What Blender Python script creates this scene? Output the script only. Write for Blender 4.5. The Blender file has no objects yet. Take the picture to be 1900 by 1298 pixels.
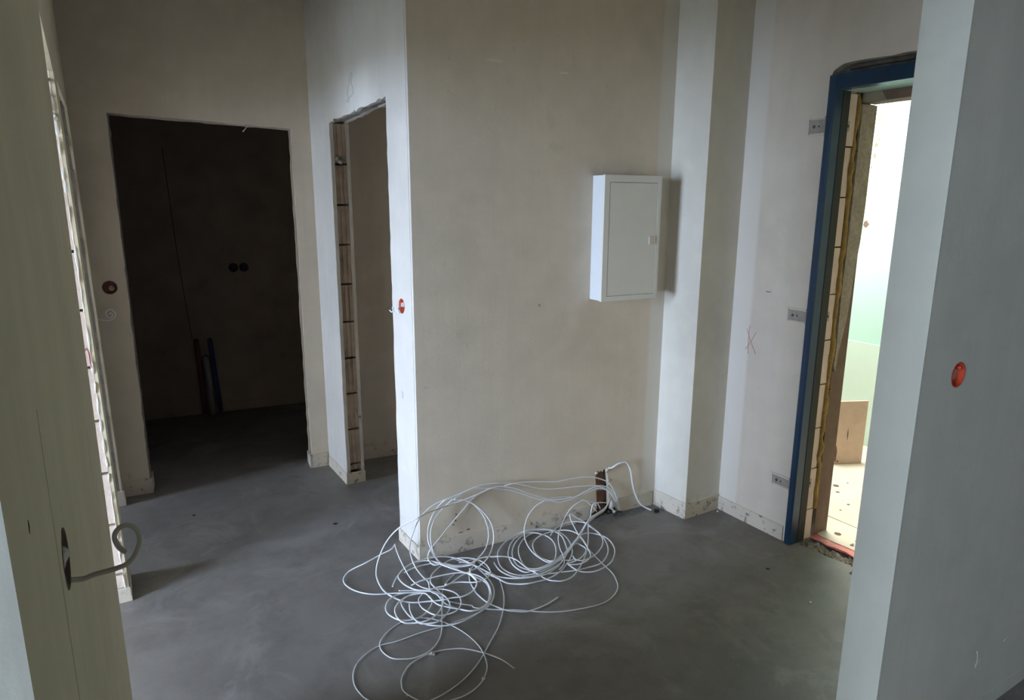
import bpy, bmesh, math, random
from mathutils import Vector, Matrix, noise

# ---------------------------------------------------------------- camera, sky, light, exposure
SC = bpy.context.scene
COL = SC.collection
cam_d = bpy.data.cameras.new('camera'); cam = bpy.data.objects.new('camera', cam_d); COL.objects.link(cam)
FOCAL_PX = 1240.27
cam_d.sensor_fit = 'HORIZONTAL'; cam_d.sensor_width = 36.0; cam_d.lens = FOCAL_PX / 1900 * 36.0
cam_d.clip_start = 0.01; cam_d.clip_end = 200
YAW, PITCH, ROLL = math.radians(30.8897), math.radians(12.404), math.radians(0.2459)
fw = Vector((math.sin(YAW) * math.cos(PITCH), math.cos(YAW) * math.cos(PITCH), -math.sin(PITCH)))
r0 = Vector((math.cos(YAW), -math.sin(YAW), 0)); u0 = r0.cross(fw)
rt = r0 * math.cos(ROLL) + u0 * math.sin(ROLL); up = -r0 * math.sin(ROLL) + u0 * math.cos(ROLL)
CAM_H = 1.62
cam.matrix_world = Matrix(((rt.x, up.x, -fw.x, 0), (rt.y, up.y, -fw.y, 0), (rt.z, up.z, -fw.z, CAM_H), (0, 0, 0, 1)))
SC.camera = cam

SC.view_settings.view_transform = 'Standard'; SC.view_settings.look = 'None'
SC.view_settings.gamma = 1.0; SC.view_settings.use_curve_mapping = False
SC.view_settings.exposure = 0.55

SKY = (0.765, 0.965, 1.29); SKY_STRENGTH = 33.0
world = bpy.data.worlds.new('overcast_sky'); SC.world = world; world.use_nodes = True
bgn = world.node_tree.nodes['Background']
bgn.inputs[0].default_value = (*SKY, 1); bgn.inputs[1].default_value = SKY_STRENGTH

def portal(name, loc, rot, sx, sy):
    """Marks a window opening so that the sky light entering there is sampled well (adds no light)."""
    l = bpy.data.lights.new(name, 'AREA'); l.shape = 'RECTANGLE'; l.size = sx; l.size_y = sy
    o = bpy.data.objects.new(name, l); o.location = loc; o.rotation_euler = rot
    l.cycles.is_portal = True; COL.objects.link(o)

# windows (outside the picture): west wall of the left room, west wall of the room the camera stands in
WIN_L = dict(y0=1.15, y1=2.35, z0=0.06, z1=2.40, x=-3.2)
WIN_B = dict(y0=3.25, y1=3.86, z0=0.30, z1=2.30, x=-3.2)
WIN_C = dict(y0=-1.25, y1=0.40, z0=0.85, z1=2.20, x=-3.4)
for n, w in (('left_room_window_light', WIN_L), ('bath_window_light', WIN_B), ('camera_room_window_light', WIN_C)):
    portal(n, (w['x'] - .10, (w['y0'] + w['y1']) / 2, (w['z0'] + w['z1']) / 2), (0, math.radians(-90), 0), w['z1'] - w['z0'], w['y1'] - w['y0'])

# stairwell lamp: the ceiling light of the landing beyond the blue frame
STAIR_WATTS = 84
ld = bpy.data.lights.new('landing_lamp_light', 'AREA'); ld.shape = 'RECTANGLE'; ld.size = 1.0; ld.size_y = .5
ld.energy = STAIR_WATTS; ld.color = (1.0, .95, .89)
lo = bpy.data.objects.new('landing_lamp_light', ld); lo.location = (3.75, 2.70, 2.62); COL.objects.link(lo)

# ---------------------------------------------------------------- materials
def mat(name):
    m = bpy.data.materials.new(name); m.use_nodes = True
    nt = m.node_tree; b = nt.nodes['Principled BSDF']
    return m, nt, b
def N(nt, t, **kw):
    n = nt.nodes.new(t)
    for k, v in kw.items():
        if k in n.inputs: n.inputs[k].default_value = v
        else: setattr(n, k, v)
    return n
def coords(nt, scale=(1, 1, 1)):
    g = N(nt, 'ShaderNodeNewGeometry'); mp = N(nt, 'ShaderNodeMapping'); mp.inputs['Scale'].default_value = scale
    nt.links.new(g.outputs['Position'], mp.inputs['Vector']); return mp.outputs[0]
def noise_fac(nt, vec, scale, detail=4, lo=.3, hi=.7, rough=.55, dist=0):
    n = N(nt, 'ShaderNodeTexNoise', Scale=scale, Detail=detail, Roughness=rough, Distortion=dist)
    nt.links.new(vec, n.inputs['Vector'])
    r = N(nt, 'ShaderNodeMapRange'); r.inputs[1].default_value = lo; r.inputs[2].default_value = hi
    nt.links.new(n.outputs['Fac'], r.inputs[0]); return r.outputs[0]
def mix(nt, fac, a, b, blend='MIX'):
    m = N(nt, 'ShaderNodeMix'); m.data_type = 'RGBA'; m.blend_type = blend
    for sock, v in ((m.inputs[0], fac), (m.inputs[6], a), (m.inputs[7], b)):
        if hasattr(v, 'is_output'): nt.links.new(v, sock)
        elif isinstance(v, (int, float)): sock.default_value = v
        else: sock.default_value = (*v, 1)
    return m.outputs[2]
def mul(nt, a, b):
    m = N(nt, 'ShaderNodeMath'); m.operation = 'MULTIPLY'
    for s, v in ((m.inputs[0], a), (m.inputs[1], b)):
        if hasattr(v, 'is_output'): nt.links.new(v, s)
        else: s.default_value = v
    return m.outputs[0]
def bump(nt, b, h, strength=.2, dist=.01):
    bn = N(nt, 'ShaderNodeBump', Strength=strength, Distance=dist)
    nt.links.new(h, bn.inputs['Height']); nt.links.new(bn.outputs[0], b.inputs['Normal'])
def band(nt, axis, lo, hi, soft=.02):
    """1 inside lo..hi of a world axis, soft edged (a painted or filled band on a surface)"""
    g = N(nt, 'ShaderNodeNewGeometry'); s = N(nt, 'ShaderNodeSeparateXYZ'); nt.links.new(g.outputs['Position'], s.inputs[0])
    o = s.outputs[axis]
    a = N(nt, 'ShaderNodeMapRange'); a.interpolation_type = 'SMOOTHSTEP'; a.inputs[1].default_value = lo - soft; a.inputs[2].default_value = lo + soft
    c = N(nt, 'ShaderNodeMapRange'); c.interpolation_type = 'SMOOTHSTEP'; c.inputs[1].default_value = hi + soft; c.inputs[2].default_value = hi - soft
    nt.links.new(o, a.inputs[0]); nt.links.new(o, c.inputs[0])
    return mul(nt, a.outputs[0], c.outputs[0])

def plaster(name, col, dark=None, streak=.35, stains=.0, spots=.5, rough=.92, bands=()):
    m, nt, b = mat(name)
    dark = dark or tuple(c * .84 for c in col); light = tuple(min(1, c * 1.07) for c in col)
    v = coords(nt)
    c = mix(nt, noise_fac(nt, v, 1.6, 4, .3, .7), col, dark)
    c = mix(nt, mul(nt, noise_fac(nt, v, 9, 6, .45, .75), .45), c, light)
    st = noise_fac(nt, coords(nt, (1, 1, .07)), 16, 3, .42, .72)
    c = mix(nt, mul(nt, st, streak), c, dark)
    # faint darker blotches and small pin marks of hand-applied gypsum
    c = mix(nt, mul(nt, noise_fac(nt, v, 5.3, 8, .60, .74, .7), spots * .5), c, tuple(x * .72 for x in col))
    c = mix(nt, mul(nt, noise_fac(nt, v, 33, 3, .70, .78), spots * .5), c, tuple(x * .6 for x in col))
    for axis, lo, hi, bc, amt, soft in bands:
        c = mix(nt, mul(nt, band(nt, axis, lo, hi, soft), amt), c, bc)
    if stains:
        low = band(nt, 2, -.2, .12, .08)
        c = mix(nt, mul(nt, mul(nt, low, noise_fac(nt, v, 20, 6, .55, .68, .7)), stains), c, (.045, .04, .035))
    nt.links.new(c, b.inputs['Base Color']); b.inputs['Roughness'].default_value = rough
    b.inputs['Specular IOR Level'].default_value = .25
    h = mix(nt, .5, noise_fac(nt, v, 70, 4, .2, .8), st)
    bump(nt, b, h, .22, .0025)
    return m

def simple(name, col, rough=.6, metal=0, var=.12, scale=30, spec=.5, bs=0, bscale=80, detail=4):
    m, nt, b = mat(name); v = coords(nt)
    c = mix(nt, noise_fac(nt, v, scale, detail), col, tuple(x * (1 - var) for x in col))
    c = mix(nt, mul(nt, noise_fac(nt, v, scale * .17, 5, .5, .7), .5), c, tuple(min(1, x * (1 + var)) for x in col))
    nt.links.new(c, b.inputs['Base Color']); b.inputs['Roughness'].default_value = rough; b.inputs['Metallic'].default_value = metal
    b.inputs['Specular IOR Level'].default_value = spec
    if bs: bump(nt, b, noise_fac(nt, v, bscale, 5, .2, .8), bs, .004)
    return m

PL = (.77, .67, .54)
M = {}
M['plaster'] = plaster('gypsum_plaster', PL)
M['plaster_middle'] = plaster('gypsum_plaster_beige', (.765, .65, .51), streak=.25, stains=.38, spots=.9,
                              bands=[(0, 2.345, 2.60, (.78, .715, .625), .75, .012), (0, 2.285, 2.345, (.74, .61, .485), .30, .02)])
M['plaster_inner'] = plaster('gypsum_plaster_pale', (.76, .71, .65), streak=.3, stains=.3, spots=.3)
M['plaster_back'] = plaster('gypsum_plaster_back', (.75, .65, .53), stains=.35)
M['plaster_pillar'] = plaster('gypsum_plaster_pillar', (.80, .745, .65), streak=.2, stains=.25, spots=.3)
M['plaster_right'] = plaster('gypsum_plaster_right', (.77, .68, .58), streak=.3, bands=[(1, 2.205, 2.40, (.81, .75, .68), .8, .012)])
M['plaster_near'] = plaster('gypsum_plaster_near', (.80, .70, .515), streak=.5, spots=.3)
M['plaster_grey'] = plaster('gypsum_plaster_grey', (.63, .62, .525), streak=.3, spots=.4)
M['shaded_wall'] = simple('dark_room_shade', (.30, .235, .19), .95, var=.25, scale=6, spec=.1, bs=.3)  # wall colour lowered to stand in for the dark room's shade
M['band'] = plaster('plinth_band', (.72, .635, .525), streak=.1, stains=.95, spots=.8)
M['ceiling'] = plaster('ceiling_concrete', (.30, .265, .22))

def screed():
    m, nt, b = mat('cement_screed'); v = coords(nt)
    c = mix(nt, noise_fac(nt, v, 1.3, 6, .33, .68), (.248, .224, .208), (.185, .168, .157))
    c = mix(nt, mul(nt, noise_fac(nt, v, 6, 8, .46, .70, .68), .75), c, (.152, .138, .128))
    c = mix(nt, mul(nt, noise_fac(nt, v, 2.4, 8, .52, .72, .72, 1.5), .75), c, (.335, .31, .29))
    # trowel arcs and fine grit
    w = N(nt, 'ShaderNodeTexWave', Scale=2.1, Distortion=9.0, Detail=3.0); w.wave_type = 'RINGS'; nt.links.new(v, w.inputs['Vector'])
    c = mix(nt, mul(nt, mul(nt, w.outputs['Fac'], noise_fac(nt, v, 3.1, 4, .5, .75)), .35), c, (.29, .285, .28))
    c = mix(nt, mul(nt, noise_fac(nt, v, 260, 2, .60, .75), .5), c, (.19, .185, .18))
    c = mix(nt, mul(nt, noise_fac(nt, v, 42, 2, .74, .78), .8), c, (.035, .034, .034))
    nt.links.new(c, b.inputs['Base Color'])
    r = N(nt, 'ShaderNodeMapRange'); r.inputs[3].default_value = .44; r.inputs[4].default_value = .66
    nt.links.new(noise_fac(nt, v, 4, 5), r.inputs[0]); nt.links.new(r.outputs[0], b.inputs['Roughness'])
    b.inputs['Specular IOR Level'].default_value = .42
    bump(nt, b, mix(nt, .5, noise_fac(nt, v, 190, 3, .2, .8), noise_fac(nt, v, 14, 4, .2, .8)), .16, .003)
    return m
M['screed'] = screed()
M['brick'] = simple('perforated_clay_block', (.56, .43, .34), .95, var=.3, scale=14, spec=.1, bs=.5)
M['brick_pale'] = simple('pale_pink_block', (.74, .60, .51), .95, var=.15, scale=10, spec=.1, bs=.4)
M['brick_dark'] = simple('red_brown_brick', (.33, .19, .125), .95, var=.3, scale=25, spec=.1, bs=.5)
M['mortar'] = simple('mortar', (.30, .265, .22), .95, var=.25, scale=40, spec=.1, bs=.6)
M['concrete'] = simple('raw_concrete', (.46, .48, .48), .9, var=.35, scale=18, spec=.2, bs=.8, bscale=45)
M['concrete_dark'] = simple('dark_rough_concrete', (.16, .15, .12), .95, var=.4, scale=30, spec=.1, bs=.9, bscale=60)
M['navy'] = simple('navy_gloss_paint', (.012, .045, .098), .34, var=.25, scale=8, spec=.5)
M['seal'] = simple('dark_rebate_steel', (.018, .018, .016), .7, var=.2)
M['cab'] = simple('white_powder_coat', (.80, .765, .69), .5, var=.02, spec=.3)
M['cabin'] = simple('white_powder_coat_side', (.78, .79, .80), .38, var=.02, spec=.5)
M['latch'] = simple('satin_nickel', (.55, .53, .50), .35, metal=.6, var=.05)
M['gap'] = simple('gap_dark', (.03, .03, .028), .9, var=.1)
M['cable'] = simple('white_pvc_sheath', (.86, .86, .87), .45, var=.05, spec=.4)
M['cable_grey'] = simple('grey_pvc_sheath', (.50, .47, .40), .5, var=.05, spec=.4)
M['red'] = simple('orange_red_plastic', (.62, .07, .025), .5, var=.25, scale=60)
M['red_dull'] = simple('dark_red_plastic', (.21, .075, .06), .7, var=.35, scale=60)  # darker, duller red than the other boxes
M['zinc'] = simple('galvanised_steel', (.40, .36, .32), .7, metal=.1, var=.2, scale=50)
M['screw'] = simple('screw_steel', (.12, .12, .13), .35, metal=.9)
M['wood'] = simple('brown_board', (.20, .135, .10), .8, var=.25, scale=12, spec=.2, bs=.3)
M['wood_pale'] = simple('pale_board', (.33, .27, .19), .8, var=.2, scale=12, spec=.2, bs=.3)
M['foam_yellow'] = simple('yellow_mounting_foam', (.40, .26, .085), .9, var=.35, scale=45, spec=.2, bs=.9, bscale=70)
M['foam_grey'] = simple('grey_green_render', (.40, .35, .28), .95, var=.3, scale=60, spec=.1, bs=.9, bscale=90)
M['mint'] = simple('mint_wall_paint', (.48, .745, .665), .7, var=.05, scale=5, spec=.3)
M['mint_pale'] = simple('pale_mint_dado', (.58, .745, .665), .7, var=.05, scale=5, spec=.3)
M['carton'] = simple('corrugated_cardboard', (.62, .46, .36), .85, var=.12, scale=20, spec=.2)
M['sheet'] = simple('cream_floor_sheet', (.66, .60, .49), .8, var=.14, scale=9, spec=.2)
M['redfilm'] = simple('pink_red_film', (.72, .22, .17), .5, var=.25, scale=14)
M['chip_and_shade'] = simple('brown_scuff_and_shade', (.16, .11, .08), .9, var=.3)  # brown of the scuffs, also the painted shade in the left box
M['smudge'] = simple('tan_smudge', (.46, .37, .28), .95, var=.2)
M['smudge_pale'] = simple('pale_filler_smear', (.80, .70, .57), .95, var=.05)
M['pencil'] = simple('pencil_line', (.22, .20, .20), .8)
M['chalk_red'] = simple('red_marker', (.56, .23, .22), .8)
M['black'] = simple('black_plastic', (.012, .012, .013), .55)
M['white_lump'] = simple('white_gypsum', (.72, .70, .66), .9, bs=.5)
M['pipe_red'] = simple('dark_red_pipe_foam', (.10, .028, .028), .7)
M['pipe_blue'] = simple('blue_pipe_foam', (.025, .045, .15), .7)
M['pipe_grey'] = simple('grey_drain_pipe', (.20, .20, .20), .5)
M['ground'] = simple('outside_ground', (.22, .22, .18), .9, var=.3, scale=.4)
M['winframe'] = simple('white_window_profile', (.75, .75, .75), .4)
gm, gnt, gb = mat('window_glass'); gnt.nodes.remove(gb)
_t = N(gnt, 'ShaderNodeBsdfTransparent'); _t.inputs[0].default_value = (.95, .95, .95, 1)
_g = N(gnt, 'ShaderNodeBsdfGlossy', Roughness=.02); _mx = N(gnt, 'ShaderNodeMixShader'); _mx.inputs[0].default_value = .06
gnt.links.new(_t.outputs[0], _mx.inputs[1]); gnt.links.new(_g.outputs[0], _mx.inputs[2])
gnt.links.new(_mx.outputs[0], gnt.nodes['Material Output'].inputs[0])
M['glass'] = gm

# ---------------------------------------------------------------- mesh helpers
def link(name, me, parent=None):
    o = bpy.data.objects.new(name, me); COL.objects.link(o)
    if parent is not None: o.parent = parent; o.matrix_parent_inverse = Matrix.Translation(-parent.location) if parent.type == 'EMPTY' else Matrix()
    return o
def tag(o, label=None, cat=None, group=None, kind=None):
    for k, v in (('label', label), ('category', cat), ('group', group), ('kind', kind)):
        if v: o[k] = v
    return o
def thing(name, loc, label, cat, group=None):
    o = bpy.data.objects.new(name, None); o.location = loc; o.empty_display_size = .05; COL.objects.link(o)
    return tag(o, label, cat, group)

class MB:
    """collects shapes in world coordinates; build() links them as ONE mesh object"""
    def __init__(s): s.bm = bmesh.new(); s.mi = 0
    def poly(s, pts):
        f = s.bm.faces.new([s.bm.verts.new(p) for p in pts]); f.material_index = s.mi; return f
    def hexa(s, b, t):
        """b, t: four bottom and four top corners"""
        vb = [s.bm.verts.new(p) for p in b]; vt = [s.bm.verts.new(p) for p in t]; n = len(vb)
        fs = [s.bm.faces.new(vb[::-1]), s.bm.faces.new(vt)]
        for i in range(n): fs.append(s.bm.faces.new((vb[i], vb[(i + 1) % n], vt[(i + 1) % n], vt[i])))
        for f in fs: f.material_index = s.mi
    def box(s, x0, y0, z0, x1, y1, z1):
        s.hexa([(x0, y0, z0), (x1, y0, z0), (x1, y1, z0), (x0, y1, z0)], [(x0, y0, z1), (x1, y0, z1), (x1, y1, z1), (x0, y1, z1)])
    def prism(s, plan, z0, z1):
        s.hexa([(x, y, z0) for x, y in plan], [(x, y, z1) for x, y in plan])
    def obox(s, o, U, V, Wd, a0, a1, b0, b1, c0, c1):
        """box in the frame o,U,V,W (vectors)"""
        P = lambda a, b, c: o + U * a + V * b + Wd * c
        s.hexa([P(a0, b0, c0), P(a1, b0, c0), P(a1, b1, c0), P(a0, b1, c0)], [P(a0, b0, c1), P(a1, b0, c1), P(a1, b1, c1), P(a0, b1, c1)])
    def tube(s, pts, r, n=6, sub=4, radii=None, caps=True):
        P = [Vector(p) for p in pts]; Q = []; R = []
        for i in range(len(P) - 1):
            a, b, c, d = P[max(i - 1, 0)], P[i], P[i + 1], P[min(i + 2, len(P) - 1)]
            for k in range(sub):
                t = k / sub
                Q.append(.5 * ((2 * b) + (c - a) * t + (2 * a - 5 * b + 4 * c - d) * t * t + (3 * b - a - 3 * c + d) * t ** 3))
                R.append(radii[i] * (1 - t) + radii[i + 1] * t if radii else r)
        Q.append(P[-1]); R.append(radii[-1] if radii else r)
        rings = []; nrm = None
        for i, q in enumerate(Q):
            tg = (Q[min(i + 1, len(Q) - 1)] - Q[max(i - 1, 0)])
            if tg.length < 1e-9: tg = Vector((0, 0, 1))
            tg.normalize()
            if nrm is None: nrm = tg.orthogonal().normalized()
            nrm = nrm - tg * nrm.dot(tg)
            nrm = nrm.normalized() if nrm.length > 1e-6 else tg.orthogonal().normalized()
            bi = tg.cross(nrm)
            rings.append([s.bm.verts.new(q + (nrm * math.cos(2 * math.pi * k / n) + bi * math.sin(2 * math.pi * k / n)) * R[i]) for k in range(n)])
        for a, b in zip(rings, rings[1:]):
            for k in range(n):
                f = s.bm.faces.new((a[k], a[(k + 1) % n], b[(k + 1) % n], b[k])); f.material_index = s.mi; f.smooth = True
        if caps:
            for f in (s.bm.faces.new(rings[0][::-1]), s.bm.faces.new(rings[-1])): f.material_index = s.mi
    def lathe(s, o, axis, prof, n=24, jit=0, seed=0, open_top=False):
        """revolve (radius, height) pairs about axis through o"""
        ax = Vector(axis).normalized(); a = ax.orthogonal().normalized(); b = ax.cross(a); o = Vector(o); rg = []
        rnd = random.Random(seed); jj = [1 + jit * rnd.uniform(-1, 1) for _ in range(n)]
        for r, h in prof:
            rg.append([s.bm.verts.new(o + ax * h + (a * math.cos(2 * math.pi * k / n) + b * math.sin(2 * math.pi * k / n)) * r * jj[k]) for k in range(n)])
        for p, q in zip(rg, rg[1:]):
            for k in range(n):
                f = s.bm.faces.new((p[k], p[(k + 1) % n], q[(k + 1) % n], q[k])); f.material_index = s.mi; f.smooth = True
        for ring in ((rg[-1],) if open_top else (rg[0][::-1], rg[-1])):
            f = s.bm.faces.new(ring); f.material_index = s.mi
    def lump(s, c, r, seed=0, sub=2, flat=1.0):
        res = bmesh.ops.create_icosphere(s.bm, subdivisions=sub, radius=1.0); sd = Vector((seed * 3.7, seed * 1.3, seed * 7.1))
        for v in res['verts']:
            d = v.co.normalized(); k = 1 + .45 * noise.noise(d * 1.7 + sd)
            v.co = Vector(c) + Vector((d.x * r * k, d.y * r * k, d.z * r * k * flat))
        for v in res['verts']:
            for f in v.link_faces: f.material_index = s.mi
    def layer(s, frame, outline, holes, d0, d1):
        """a flat slab: outline and holes in (u, z), thickness from depth d0 to d1 of frame(u, z, d)"""
        b2 = bmesh.new(); edges = []; loops = []
        for lp in [outline] + list(holes):
            vs = [b2.verts.new((u, z, 0)) for u, z in lp]; loops.append(len(vs))
            edges += [b2.edges.new((vs[i], vs[(i + 1) % len(vs)])) for i in range(len(vs))]
        bmesh.ops.triangle_fill(b2, use_beauty=True, use_dissolve=False, edges=edges, normal=(0, 0, 1))
        b2.verts.ensure_lookup_table(); b2.verts.index_update()
        uv = [(v.co.x, v.co.y) for v in b2.verts]
        A = [s.bm.verts.new(frame(u, z, d0)) for u, z in uv]; B = [s.bm.verts.new(frame(u, z, d1)) for u, z in uv]
        for f in b2.faces:
            ids = [v.index for v in f.verts]
            s.bm.faces.new([A[i] for i in ids]).material_index = s.mi
            s.bm.faces.new([B[i] for i in reversed(ids)]).material_index = s.mi
        k = 0
        for n in loops:
            for i in range(n):
                a, b = k + i, k + (i + 1) % n
                try: s.bm.faces.new((A[a], A[b], B[b], B[a])).material_index = s.mi
                except ValueError: pass
            k += n
        b2.free()
    def build(s, name, mats, parent=None, bevel=0, smooth_angle=None):
        bmesh.ops.recalc_face_normals(s.bm, faces=s.bm.faces[:])
        if bevel:
            es = [e for e in s.bm.edges if len(e.link_faces) == 2 and e.calc_face_angle(0) > .6]
            bmesh.ops.bevel(s.bm, geom=es, offset=bevel, segments=2, profile=.7, affect='EDGES')
        me = bpy.data.meshes.new(name); s.bm.to_mesh(me); s.bm.free()
        for m in (mats if isinstance(mats, (list, tuple)) else [mats]): me.materials.append(m)
        return link(name, me, parent)

def rough(a, b, amp, step=.045, seed=0):
    """points from a (included) to b (left out) along a broken plaster edge"""
    n = max(1, int(math.dist(a, b) / step)); rnd = random.Random(seed)
    dx, dz = b[0] - a[0], b[1] - a[1]; L = math.hypot(dx, dz); nx, nz = -dz / L, dx / L; out = []
    for i in range(n):
        t = i / n + (0 if i == 0 else rnd.uniform(-.3, .3) / n); j = 0 if i == 0 else rnd.uniform(-amp, amp)
        out.append((a[0] + dx * t + nx * j, a[1] + dz * t + nz * j))
    return out
def path(pts, amps, seed=0, step=.045):
    out = []
    for i in range(len(pts)):
        a, b = pts[i], pts[(i + 1) % len(pts)]; am = amps[i] if i < len(amps) else 0
        out += rough(a, b, am, step, seed + i) if am else [a]
    return out
def circle(u, z, r, n=20, jit=0, seed=0):
    rnd = random.Random(seed)
    return [(u + r * (1 + jit * rnd.uniform(-1, 1)) * math.cos(2 * math.pi * k / n), z + r * (1 + jit * rnd.uniform(-1, 1)) * math.sin(2 * math.pi * k / n)) for k in range(n)]
def structure(o): o['kind'] = 'structure'; return o

# ---------------------------------------------------------------- frames of the walls (u along the wall, z up, d into the wall)
def mk(P0, P1, back):
    P0 = Vector((*P0, 0)); P1 = Vector((*P1, 0)); U = (P1 - P0).normalized(); W_ = Vector((U.y, -U.x, 0))
    if W_.dot(Vector((*back, 0))) < 0: W_ = -W_
    f = lambda u, z, d: P0 + U * u + W_ * d + Vector((0, 0, z))
    f.U, f.W, f.P0, f.L = U, W_, P0, (P1 - P0).length
    return f
FA = mk((1.084, 2.626), (1.050, 3.995), (1, 0))           # pale wall with the narrow doorway
FB = mk((1.084, 2.626), (2.425, 2.538), (0, 1))           # beige wall with the cabinet
FC = mk((-.080, 4.107), (1.050, 3.995), (0, 1))           # back wall with the dark doorway
FP = mk((2.432, 2.545), (2.450, 2.318), (1, 0))           # pillar, left face
FQ = mk((2.450, 2.318), (2.700, 2.321), (0, 1))           # pillar, front face
FF = mk((2.700, .945), (2.700, 2.330), (1, 0))            # right wall with the entrance
FN = mk((1.650, .8326), (2.98, .8326), (0, 1))            # near right wall
def FD(u, z, d):                                          # left wall: u is world Y; leans a little beyond the near pier
    k = min(1, max(0, (u - 1.93) / 1.0))
    return Vector((-.078 - .0115 * z * k - d, u, z))
TOP = 2.75

def jamb_bricks(parent, frame, ue, sgn, d0, d1, joints, m, groove=True, seed=0, deep=.10, gap=.0048, recess=.010):
    rnd = random.Random(seed)
    for a, b in zip(joints[1:], joints[:-1]):
        k = MB(); e = ue + sgn * (recess + rnd.uniform(-.003, .004)); w = d1 - d0
        if groove:
            prof = [(e, 0), (e, .24), (e + sgn * .005, .27), (e + sgn * .005, .33), (e, .36), (e, .62), (e + sgn * .005, .65), (e + sgn * .005, .71), (e, .74), (e, 1)]
        else: prof = [(e, 0), (e + sgn * .002, .4), (e, 1)]
        pts = [(u, d0 + w * t) for u, t in prof] + [(ue + sgn * deep, d1), (ue + sgn * deep, d0)]
        zt = b - gap - rnd.uniform(0, .003)
        k.hexa([frame(u, a + gap, d) for u, d in pts], [frame(u, zt, d) for u, d in pts])
        k.build('brick', m, parent)

# ---------------------------------------------------------------- floor, ceiling, outer shell
k = MB(); k.prism([(-3.9, -3.2), (2.98, -3.2), (2.98, .9), (2.70, .9), (2.70, 1.555), (2.735, 1.562), (2.762, 1.578), (2.773, 1.594), (2.760, 1.645), (2.749, 1.71), (2.750, 1.765), (2.741, 1.82), (2.732, 1.85), (2.71, 1.90), (2.71, 2.30), (2.71, 6.0), (-3.9, 6.0)], -.12, 0)
floor = structure(k.build('floor', M['screed']))
k = MB(); k.box(-4.05, -3.35, TOP, 4.6, 6.1, TOP + .15); structure(k.build('ceiling', M['ceiling']))
k = MB(); k.box(-30, -30, -3.2, 30, 30, -3.0); structure(k.build('ground', M['ground']))

def shell(name, x0, y0, x1, y1, m='plaster', z0=0, z1=TOP):
    k = MB(); k.box(x0, y0, z0, x1, y1, z1); return structure(k.build(name, M[m]))
def window_wall(name, wn, x0, x1, y0, y1, w):
    k = MB(); fr = lambda u, z, d: Vector((x1 - d, u, z))
    k.layer(fr, [(y0, 0), (y1, 0), (y1, TOP), (y0, TOP)], [[(w['y0'], w['z0']), (w['y1'], w['z0']), (w['y1'], w['z1']), (w['y0'], w['z1'])]], 0, x1 - x0)
    structure(k.build(name, M['plaster']))
    k = MB(); ya, yb, za, zb = w['y0'], w['y1'], w['z0'], w['z1']; ym = (ya + yb) / 2; t = .05; x = w['x'] - .08
    for a in ((ya, za, yb, za + t), (ya, zb - t, yb, zb), (ya, za + t, ya + t, zb - t), (yb - t, za + t, yb, zb - t), (ym - t, za + t, ym + t, zb - t)):
        k.box(x - .03, a[0], a[1], x + .03, a[2], a[3])
    o = structure(k.build(wn, M['winframe']))
    for a, b in ((ya + t, ym - t), (ym + t, yb - t)):
        k = MB(); k.box(x - .004, a, za + t, x + .004, b, zb - t); k.build('pane', M['glass'], o)
window_wall('wall_west', 'window_1', -3.35, -3.2, .64, 3.0, WIN_L)
window_wall('wall_west_bath', 'window_3', -3.35, -3.2, 3.12, 4.6, WIN_B)
shell('wall_bath_partition', -3.35, 3.0, -.2485, 3.12)
window_wall('wall_west_near', 'window_2', -3.55, -3.4, -3.2, .515, WIN_C)
shell('wall_partition', -3.55, .515, -.2185, .64, 'plaster_near')
shell('wall_south', -3.55, -3.35, 2.98, -3.2)

# dark room behind the back wall, closet behind the pale wall
BK = mk((-2.70, 5.861), (2.40, 5.336), (0, 1))
k = MB(); k.layer(BK, [(0, 0), (BK.L, 0), (BK.L, TOP), (0, TOP)], [], 0, .1); wdark = structure(k.build('wall_dark_room', M['shaded_wall']))
shell('wall_dark_room_left', -2.80, 4.50, -2.70, 5.9, 'shaded_wall'); shell('wall_dark_room_right', 2.40, 4.0, 2.50, 5.75, 'shaded_wall')
shell('wall_closet_right', 2.46, 2.72, 2.56, 3.85)

# ---------------------------------------------------------------- back wall with the dark doorway
D1L, D1R = .140, 1.030                                     # doorway edges (u)
zL, zR = 2.055, 2.020
def back_outline(l, r, zl, zr, amp, seed, ul=-3.84, ur=2.72):
    o = [(ul, 0)] + [(l, 0)] if False else [(ul, 0), (l, 0)]
    o += path([(l, 0), (l, zl), (r, zr), (r, 0)], [amp, amp, amp], seed)[1:-1] if False else rough((l, 0), (l, zl), amp, .05, seed)[1:] + rough((l, zl), (r, zr), amp, .05, seed + 1) + rough((r, zr), (r, 0), amp, .05, seed + 2) + [(r, 0)]
    return o + [(ur, 0), (ur, TOP), (ul, TOP)]
SOC_C = (.062, 1.176)                                      # round box left of the doorway (u, z)
hole_c = circle(SOC_C[0], SOC_C[1], .036, 22, .05, 3)
k = MB()
k.layer(FC, back_outline(D1L, D1R, zL, zR, .003, 11), [hole_c], 0, .018)
k.mi = 1; k.layer(FC, back_outline(D1L + .002, D1R + .10, zL + .07, zR + .07, 0, 14), [hole_c], .018, .098)
k.mi = 0; k.layer(FC, back_outline(D1L, D1R, zL, zR, .003, 17), [], .098, .116)
wall_back = structure(k.build('wall_back', [M['plaster_back'], M['mortar']]))
jamb_bricks(wall_back, FC, D1R, 1, .018, .098, [2.088, 1.83, 1.61, 1.39, 1.17, .95, .735, .52, .30, .07, .0], M['brick'], seed=4)
k = MB()
k.hexa([FC(D1L, zL + .010, .018), FC(D1R + .1, zR + .010, .018), FC(D1R + .1, zR + .010, .098), FC(D1L, zL + .010, .098)],
       [FC(D1L, zL + .07, .018), FC(D1R + .1, zR + .07, .018), FC(D1R + .1, zR + .07, .098), FC(D1L, zL + .07, .098)])
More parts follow.
